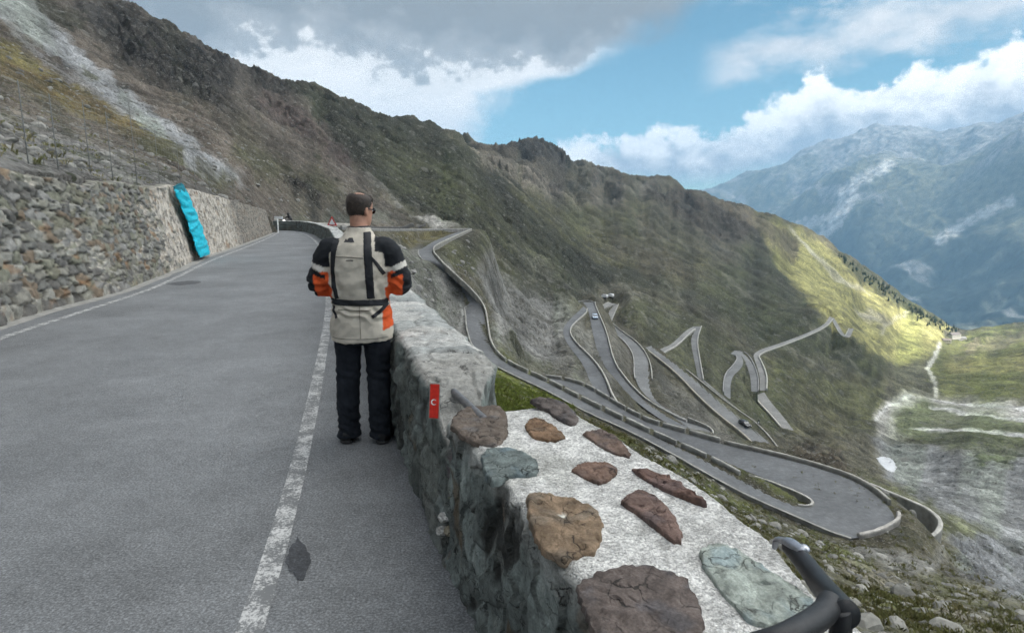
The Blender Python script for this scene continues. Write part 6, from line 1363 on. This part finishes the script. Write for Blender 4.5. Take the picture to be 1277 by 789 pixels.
def moto(loc, rz, label, light=True, col=(.02, .02, .022)):
    root = empty('motorcycle', loc, rz); tag(root, label, 'motorcycle'); body = simple_mat('dark_motorcycle_paint', col, .35, .1, 20, 0); rub = simple_mat('motorcycle_rubber', (.015, .015, .015), .8, .1, 20, 0)
    s = Shape(); s.tube([(0, -.75, .75), (0, -.35, .82), (0, .1, .88), (0, .5, .80)], [(.10, .08), (.16, .12), (.18, .16), (.12, .14)], 16); s.tube([(0, -.1, .35), (0, .25, .42), (0, .45, .75)], [(.16, .2), (.18, .22), (.1, .1)], 14); link('body', s.mesh('motorcycle_body'), body, root)
    for y in (-.70, .72):
        g = Shape(); P = []
        for i in range(24): a = i * math.pi / 12; P.append(np.array([(.055 * math.sin(t), y + (.25 + .055 * math.cos(t)) * math.cos(a), .305 + (.25 + .055 * math.cos(t)) * math.sin(a)) for t in np.arange(8) * math.pi / 4]))
        g.rings(P + P[:1]); link('wheel', g.mesh('motorcycle_wheel'), rub, root)
    s = Shape(); s.tube([(-.38, .42, 1.02), (0, .5, 1.05), (.38, .42, 1.02)], [.02] * 3, 8); link('handlebar', s.mesh('motorcycle_bar'), greym, root)
    m, nt, b = mat_new('lit_headlamp'); b.inputs['Emission Color'].default_value = (1, .97, .9, 1); b.inputs['Emission Strength'].default_value = 5.0 if light else 0; b.inputs['Base Color'].default_value = (.8, .8, .8, 1)
    s = Shape(); s.ball((0, .62, .86), (.12, .05, .12)); link('headlight', s.mesh('motorcycle_headlight'), m, root)
    rd = Shape(); rd.tube([(0, -.25, .85), (0, -.15, 1.1), (0, .0, 1.32)], [(.18, .13), (.2, .13), (.17, .1)], 16); rd.tube([(0, 0, 1.34), (0, .03, 1.42)], [.06, .07], 10); rd.ball((0, .05, 1.5), (.12, .14, .13))
    for sg in (-1, 1): rd.tube([(sg * .2, -.02, 1.28), (sg * .3, .15, 1.1), (sg * .32, .4, 1.03)], [.06, .05, .04], 10); rd.tube([(sg * .1, -.2, .85), (sg * .2, .2, .75), (sg * .2, .02, .4), (sg * .2, .1, .3)], [.09, .08, .06, .05], 10)
    r = link('person', rd.mesh('rider', .02, 2), simple_mat('rider_leathers', (.02, .02, .023), .6, .2, 20, 0)); r.parent = None; r.location = loc; r.rotation_euler = (0, 0, rz)
    return root, r
p = RIB['R0'][0][0] * .5 + RIB['R0'][1][0] * .5
mp = at_r(361, 288.0, 62)
root, r = moto(Vector((mp.x, mp.y, ground_z(mp.x, mp.y))), R(180 - 24), 'distant dark motorcycle with its headlight on coming round the bend'); tag(r, 'rider in dark clothes on the distant motorcycle at the bend', 'person')
# ---------------------------------------------------------------- cars far below
def car(loc, rz, label, col, van=False, cat='car'):
    root = empty('parked_van' if van else 'car', loc, rz); tag(root, label, cat); paint = simple_mat('car_paint', col, .3, .05, 10, 0, spec=.5); glass = simple_mat('car_glass', (.02, .025, .03), .1, .1, 10, 0, spec=.6); rub = simple_mat('car_tyre', (.02, .02, .02), .8, .1, 10, 0); lamp = simple_mat('lamp_glass', (.6, .6, .55), .2, .1, 10, 0)
    H = 2.0 if van else 1.45; L_ = 4.8 if van else 4.2; w = .9
    prof = [(-L_ / 2, .35), (-L_ / 2, .95), (-L_ / 2 + .15, H * .93), (-L_ / 2 + .5, H), (.6 if van else .3, H), (1.35 if van else 1.0, .95), (L_ / 2 - .15, .82), (L_ / 2, .6), (L_ / 2, .35)]
    bm = bmesh.new(); rows = [[bm.verts.new((x * (1 if z < .9 else .9), y, z)) for y, z in prof] for x in (-w, w)]; bm.faces.new(rows[0]); bm.faces.new(rows[1][::-1])
    for i in range(len(prof)): j = (i + 1) % len(prof); bm.faces.new((rows[0][i], rows[1][i], rows[1][j], rows[0][j]))
    bmesh.ops.bevel(bm, geom=bm.edges[:], offset=.05, segments=2, affect='EDGES'); bm_obj('body', bm, paint, root, True)
    for sg in (-1, 1):
        bm = bmesh.new(); box_bm(bm, (sg * w * .91, -.55, H * .78), (.04, L_ * .5, H * .22)); bm_obj('side_window', bm, glass, root)
        for y in (-L_ * .3, L_ * .3): bm = bmesh.new(); cyl_bm(bm, (sg * .72, y, .32), (sg * .93, y, .32), .32, n=18); bm_obj('wheel', bm, rub, root)
        bm = bmesh.new(); box_bm(bm, (sg * .62, L_ / 2 - .02, .66), (.35, .06, .14)); bm_obj('headlight', bm, lamp, root)
    bm = bmesh.new(); vs = [bm.verts.new(q) for q in ((-.72, .42 if not van else .72, H - .04), (.72, .42 if not van else .72, H - .04), (.8, 1.02 if not van else 1.36, 1.0), (-.8, 1.02 if not van else 1.36, 1.0))]
    for v in vs: v.co += Vector((0, .05, .03))
    bm.faces.new(vs); bm_obj('windscreen', bm, glass, root); return root
def car_on(k, u, label, col, **kw):
    A_, B_ = RIB[k]; c = A_ * .5 + B_ * .5; uu, vv = project(c[:, 0], c[:, 1], c[:, 2]); i = int(np.argmin(np.hypot(uu - u[0], vv - u[1]))); t = c[min(i + 2, len(c) - 1)] - c[max(i - 2, 0)]
    return car(Vector(c[i]) + Vector((0, 0, .02)), math.atan2(-t[0], t[1]), label, col, **kw)
car_on('RB', (739, 398), 'small pale blue car driving down the right arm of the middle switchback', (.42, .50, .60))
car_on('RE', (922, 538), 'dark car on the straight road below the switchbacks', (.015, .016, .02))
for u, v, lb in ((753, 370, 'white van parked left of its twin above the middle switchback'), (761, 369, 'white van parked right of its twin above the middle switchback')):
    h = hit(u, v + 1.5, 60)
    if h is not None: car(h, R(60 if u < 757 else 40), lb, (.75, .75, .74), van=True, cat='van')
p = RIB['RE'][1]; uu, vv = project(p[:, 0], p[:, 1], p[:, 2]); i = int(np.argmin(np.hypot(uu - 941, vv - 528)))
root, r = moto(Vector(p[i]) + Vector((.8, -.6, .03)), R(150), 'tiny motorcycle on the straight road ahead of the dark car', False, (.3, .3, .3)); tag(r, 'rider on the tiny motorcycle ahead of the dark car', 'person')
# ---------------------------------------------------------------- conifers on the edge of the spur
def conifer_mesh(seed):
    r = random.Random(seed); V_, F, cc = [], [], []
    def add(p, c): V_.append(p); cc.append(c); return len(V_) - 1
    n = 6; tr = (.06, .04, .03)
    for z, rad in ((-.5, .16), (2, .12), (8.5, .02)):
        for i in range(n): add((rad * math.cos(i * 2 * math.pi / n), rad * math.sin(i * 2 * math.pi / n), z), tr)
    for k in range(2):
        for i in range(n): F.append((k * n + i, k * n + (i + 1) % n, (k + 1) * n + (i + 1) % n, (k + 1) * n + i))
    z = .8
    while z < 8.6:
        L_ = (2.1 * (1 - (z - .6) / 8.6) + .15); m = r.randint(6, 8); a0 = r.random() * 6
        for i in range(m):
            a = a0 + i * 2 * math.pi / m + r.uniform(-.2, .2); l = L_ * r.uniform(.65, 1.15); g = r.uniform(.7, 1.3); c = (.030 * g, .042 * g, .022 * g); w = l * .34; dz = l * .30
            ca, sa = math.cos(a), math.sin(a)
            p0 = add((0, 0, z + .25), c); p1 = add((ca * l * .6 - sa * w, sa * l * .6 + ca * w, z - dz * .5), c); p2 = add((ca * l, sa * l, z - dz), c); p3 = add((ca * l * .6 + sa * w, sa * l * .6 - ca * w, z - dz * .5), c); p4 = add((ca * l * .55, sa * l * .55, z + .12), c)
            F += [(p0, p1, p4, p4)[:3], (p1, p2, p4), (p2, p3, p4), (p3, p0, p4)]
        z += r.uniform(.45, .65)
    me = bpy.data.meshes.new('conifer'); me.from_pydata(V_, [], F); a = me.color_attributes.new('Col', 'FLOAT_COLOR', 'POINT'); q = np.ones((len(V_), 4), np.float32); q[:, :3] = cc; a.data.foreach_set('color', q.ravel()); return me
m_con = col_mat('conifer_needles', 2.0, .3, .9, 0, 0, 4); cons = [conifer_mesh(i) for i in range(5)]
for me in cons: me.materials.append(m_con)
rt = random.Random(5); edge_px = [(1046, 316), (1080, 340), (1105, 358), (1130, 376), (1155, 392), (1178, 404), (1192, 410)]; cnt = 0
while cnt < 170:
    k = rt.random() * (len(edge_px) - 1) ; i = int(k); f = k - i; u = edge_px[i][0] * (1 - f) + edge_px[i + 1][0] * f + rt.gauss(0, 3); v = edge_px[i][1] * (1 - f) + edge_px[i + 1][1] * f + abs(rt.gauss(0, 5)) + 1
    h = hit(u, v, 500)
    if h is None or h.length > 2600: continue
    o = bpy.data.objects.new('conifer', cons[cnt % 5]); C.objects.link(o); o.location = h; s = rt.uniform(.4, 1.3); o.scale = (s * 1.15, s * 1.15, s); o.rotation_euler = (0, 0, rt.random() * 6)
    tag(o, 'dark conifer on the far edge of the sunlit spur', 'tree', 'conifers along the edge of the spur'); cnt += 1
# ---------------------------------------------------------------- the hotel and sheds where the valley opens
def house(u, v, L_, w, h, rz, label, wallc, roofc):
    p = hit(u, v, 600)
    if p is None: return
    root = empty('house', p, rz); tag(root, label, 'building'); bm = bmesh.new(); box_bm(bm, (0, 0, h / 2 - .5), (L_, w, h + 1)); bm_obj('wall', bm, simple_mat('plaster', wallc, .9, .1, .5, 0), root)
    bm = bmesh.new(); a, b_ = L_ / 2 + .4, w / 2 + .5; z0, z1 = h - .1, h + w * .32; vs = [bm.verts.new(q) for q in ((-a, -b_, z0), (a, -b_, z0), (a, b_, z0), (-a, b_, z0), (-a, 0, z1), (a, 0, z1))]
    for q in ((0, 1, 5, 4), (2, 3, 4, 5), (0, 4, 3), (1, 2, 5), (0, 3, 2, 1)): bm.faces.new([vs[i] for i in q])
    bm_obj('roof', bm, simple_mat('roofing', roofc, .8, .15, .6, 0), root)
    for k in range(int(L_ / 3)):
        bm = bmesh.new(); box_bm(bm, (-L_ / 2 + 1.5 + 3 * k, -w / 2 - .02, h * .6), (1.1, .1, 1.4)); bm_obj('window', bm, simple_mat('dark_window', (.03, .035, .04), .2, .1, 2, 0), root)
house(1189, 422, 26, 12, 9, R(20), 'large pale hotel where the valley opens below the spur', (.66, .64, .60), (.20, .18, .17))
house(1180, 427, 14, 9, 5, R(-15), 'small pale shed on the left of the hotel', (.55, .52, .46), (.24, .20, .18))
house(1199, 424, 16, 9, 5, R(5), 'small grey roofed annex on the right of the hotel', (.60, .58, .55), (.30, .29, .28))
def snow():
    n = 40; px = [(1092, 571), (1104, 568), (1114, 573), (1119, 582), (1116, 588), (1108, 588), (1100, 581)]
    P = smooth_line(np.array(px + px[:1], float), 2); P = resample(P, n + 1)[:-1]; c = P.mean(0); P = c + (P - c) * (1 + .30 * fbm(np.cos(np.arange(n) / n * 6.283) * 2, np.sin(np.arange(n) / n * 6.283) * 2, 4, 71, .7))[:, None]; V_ = []
    for f, hz in ((1.0, -.3), (.95, .1), (.8, .25), (.5, .35), (.2, .4)):
        for q in P: g = c + (q - c) * f; h = hit(g[0], g[1], 60); V_.append((h.x, h.y, h.z + hz))
    V_ = np.array(V_ + [tuple(np.mean(V_[-n:], 0))]); Q = grid_quads(5, n, False, True); me = np_mesh('snow_patch', V_, Q); bm = bmesh.new(); bm.from_mesh(me); bm.verts.ensure_lookup_table()
    for i in range(n): bm.faces.new((bm.verts[4 * n + i], bm.verts[4 * n + (i + 1) % n], bm.verts[5 * n]))
    bmesh.ops.recalc_face_normals(bm, faces=bm.faces); bm.to_mesh(me); bm.free(); tag(link('snow_patch', me, simple_mat('old_snow', (.47, .48, .49), .8, .2, .3, .3, .3)), 'old white snow patch on the grey valley floor', 'snow patch')
snow()
# ---------------------------------------------------------------- stones and tufts on the near slopes
def scatter_rocks():
    pr = [];
    for sd_ in range(8):
        me = rock_mesh('tmp', 1, 1, .7, 70 + sd_, 2, .5); V_ = vco(me); F = np.array([tuple(p.vertices) for p in me.polygons]); pr.append((V_, F)); bpy.data.meshes.remove(me)
    r = np.random.default_rng(11); AV, AF, AC = [], [], []; b = 0
    def put(p, s, c):
        nonlocal b
        V_, F = pr[r.integers(8)]; a = r.random() * 6.28; ca, sa = math.cos(a), math.sin(a); q = V_ * s * r.uniform(.7, 1.3, 3); q = np.stack([q[:, 0] * ca - q[:, 1] * sa, q[:, 0] * sa + q[:, 1] * ca, q[:, 2]], -1) + np.array(p) + (0, 0, -.1 * s)
        AV.append(q); AF.append(F + b); AC.append(np.repeat(np.array(c)[None] * r.uniform(.6, 1.3), len(q), 0)); b += len(q)
    for _ in range(1500):
        a = r.uniform(8, 52); d = math.exp(r.uniform(math.log(3), math.log(60))); x, y = d * math.sin(R(a)), d * math.cos(R(a))
        if x < line_x(PR_IN, y) + .7 or a < 12: continue
        if min(np.hypot(R1r[:, 0] - x, R1r[:, 1] - y).min(), 99) < 5: continue
        put((x, y, ground_z(x, y)), min(.5, math.exp(r.normal(-3.5, .7)) * (1 + d / 14)), (.20, .195, .175))
    for _ in range(2600):
        a = r.uniform(-46, -18); d = math.exp(r.uniform(math.log(9), math.log(140))); x, y = d * math.sin(R(a)), d * math.cos(R(a))
        if y < 46 and x > line_x(WL, y) - 1.4: continue
        if y >= 46 and d < 75 : continue
        put((x, y, ground_z(x, y)), min(.42, math.exp(r.normal(-3.2, .65)) * (1 + d / 35)), (.19, .185, .17))
    for _ in range(1500):
        a = r.uniform(-12, -3.5); d = math.exp(r.uniform(math.log(8), math.log(170))); x, y = d * math.sin(R(a)), d * math.cos(R(a))
        if x < line_x(PR_IN, y) + .8 and y < 60: continue
        if any(np.hypot((A_[:, 0] + B_[:, 0]) / 2 - x, (A_[:, 1] + B_[:, 1]) / 2 - y).min() < 5 for A_, B_ in (RIB['R0'], RIB['R1'])): continue
        put((x, y, ground_z(x, y)), min(.7, math.exp(r.normal(-2.9, .65)) * (1 + d / 35)), (.19, .185, .175))
    tag(link('loose_rocks', np_mesh('loose_rocks', np.concatenate(AV), np.concatenate(AF), np.concatenate(AC), False), col_mat('scree_stone', 6, .3, .9, .4, .03, 6)), kind='stuff')
scatter_rocks()
def grass():
    r = np.random.default_rng(12); V_, F, cc = [], [], []; b = 0
    def tuft(x, y, z, s, c):
        nonlocal b
        for _ in range(9):
            a = r.random() * 6.28; l = s * r.uniform(.6, 1.2); w = s * .07; dx, dy = math.cos(a), math.sin(a); o = r.normal(0, s * .25, 2); k = r.uniform(.7, 1.35); lean = r.uniform(.3, .9)
            V_.extend([(x + o[0] - dy * w, y + o[1] + dx * w, z - .03), (x + o[0] + dy * w, y + o[1] - dx * w, z - .03), (x + o[0] + dx * l * lean * .5 + dy * w * .6, y + o[1] + dy * l * lean * .5 - dx * w * .6, z + l * .6), (x + o[0] + dx * l * lean, y + o[1] + dy * l * lean, z + l * .8)])
            F.append((b, b + 1, b + 2)); F.append((b, b + 2, b + 3)); cc.extend([tuple(q * k for q in c)] * 4); b += 4
    for _ in range(14000):
        a = r.uniform(-4, 50); d = math.exp(r.uniform(math.log(2), math.log(60))); x, y = d * math.sin(R(a)), d * math.cos(R(a))
        if x < line_x(PR_IN, y) + .62 or np.hypot(R1r[:, 0] - x, R1r[:, 1] - y).min() < 4.5: continue
        if float(fbm(np.array([x / 3.2]), np.array([y / 3.2]), 3, 900)[0]) < -.06 + .05 * (r.random() - .5): continue
        tuft(x, y, ground_z(x, y), r.uniform(.06, .14) * (1 + d / 45), (.125, .125, .045) if r.random() < .6 else (.15, .135, .06))
    for _ in range(2500):
        a = r.uniform(-46, -22); d = math.exp(r.uniform(math.log(9), math.log(70))); x, y = d * math.sin(R(a)), d * math.cos(R(a))
        if y < 46 and x > line_x(WL, y) - .9: continue
        if y >= 46: continue
        if float(fbm(np.array([x / 3.0]), np.array([y / 3.0]), 3, 901)[0]) < .08 - .2 * (x > line_x(WL, y) - 2.2 and y < 14): continue
        tuft(x, y, ground_z(x, y), r.uniform(.07, .17), (.14, .14, .06) if r.random() < .6 else (.19, .17, .09))
    for _ in range(5000):
        a = r.uniform(-4, 6); d = math.exp(r.uniform(math.log(8), math.log(62))); x, y = d * math.sin(R(a)), d * math.cos(R(a))
        if x < line_x(PR_IN, y) + .8 or np.hypot(R1r[:, 0] - x, R1r[:, 1] - y).min() < 6: continue
        tuft(x, y, ground_z(x, y), r.uniform(.08, .16) * (1 + d / 45), (.135, .16, .035))
    tag(link('grass', np_mesh('grass', np.array(V_), np.array(F), np.array(cc), False), col_mat('alpine_grass', 3, .2, .8, 0, 0, 4)), kind='stuff')
grass()
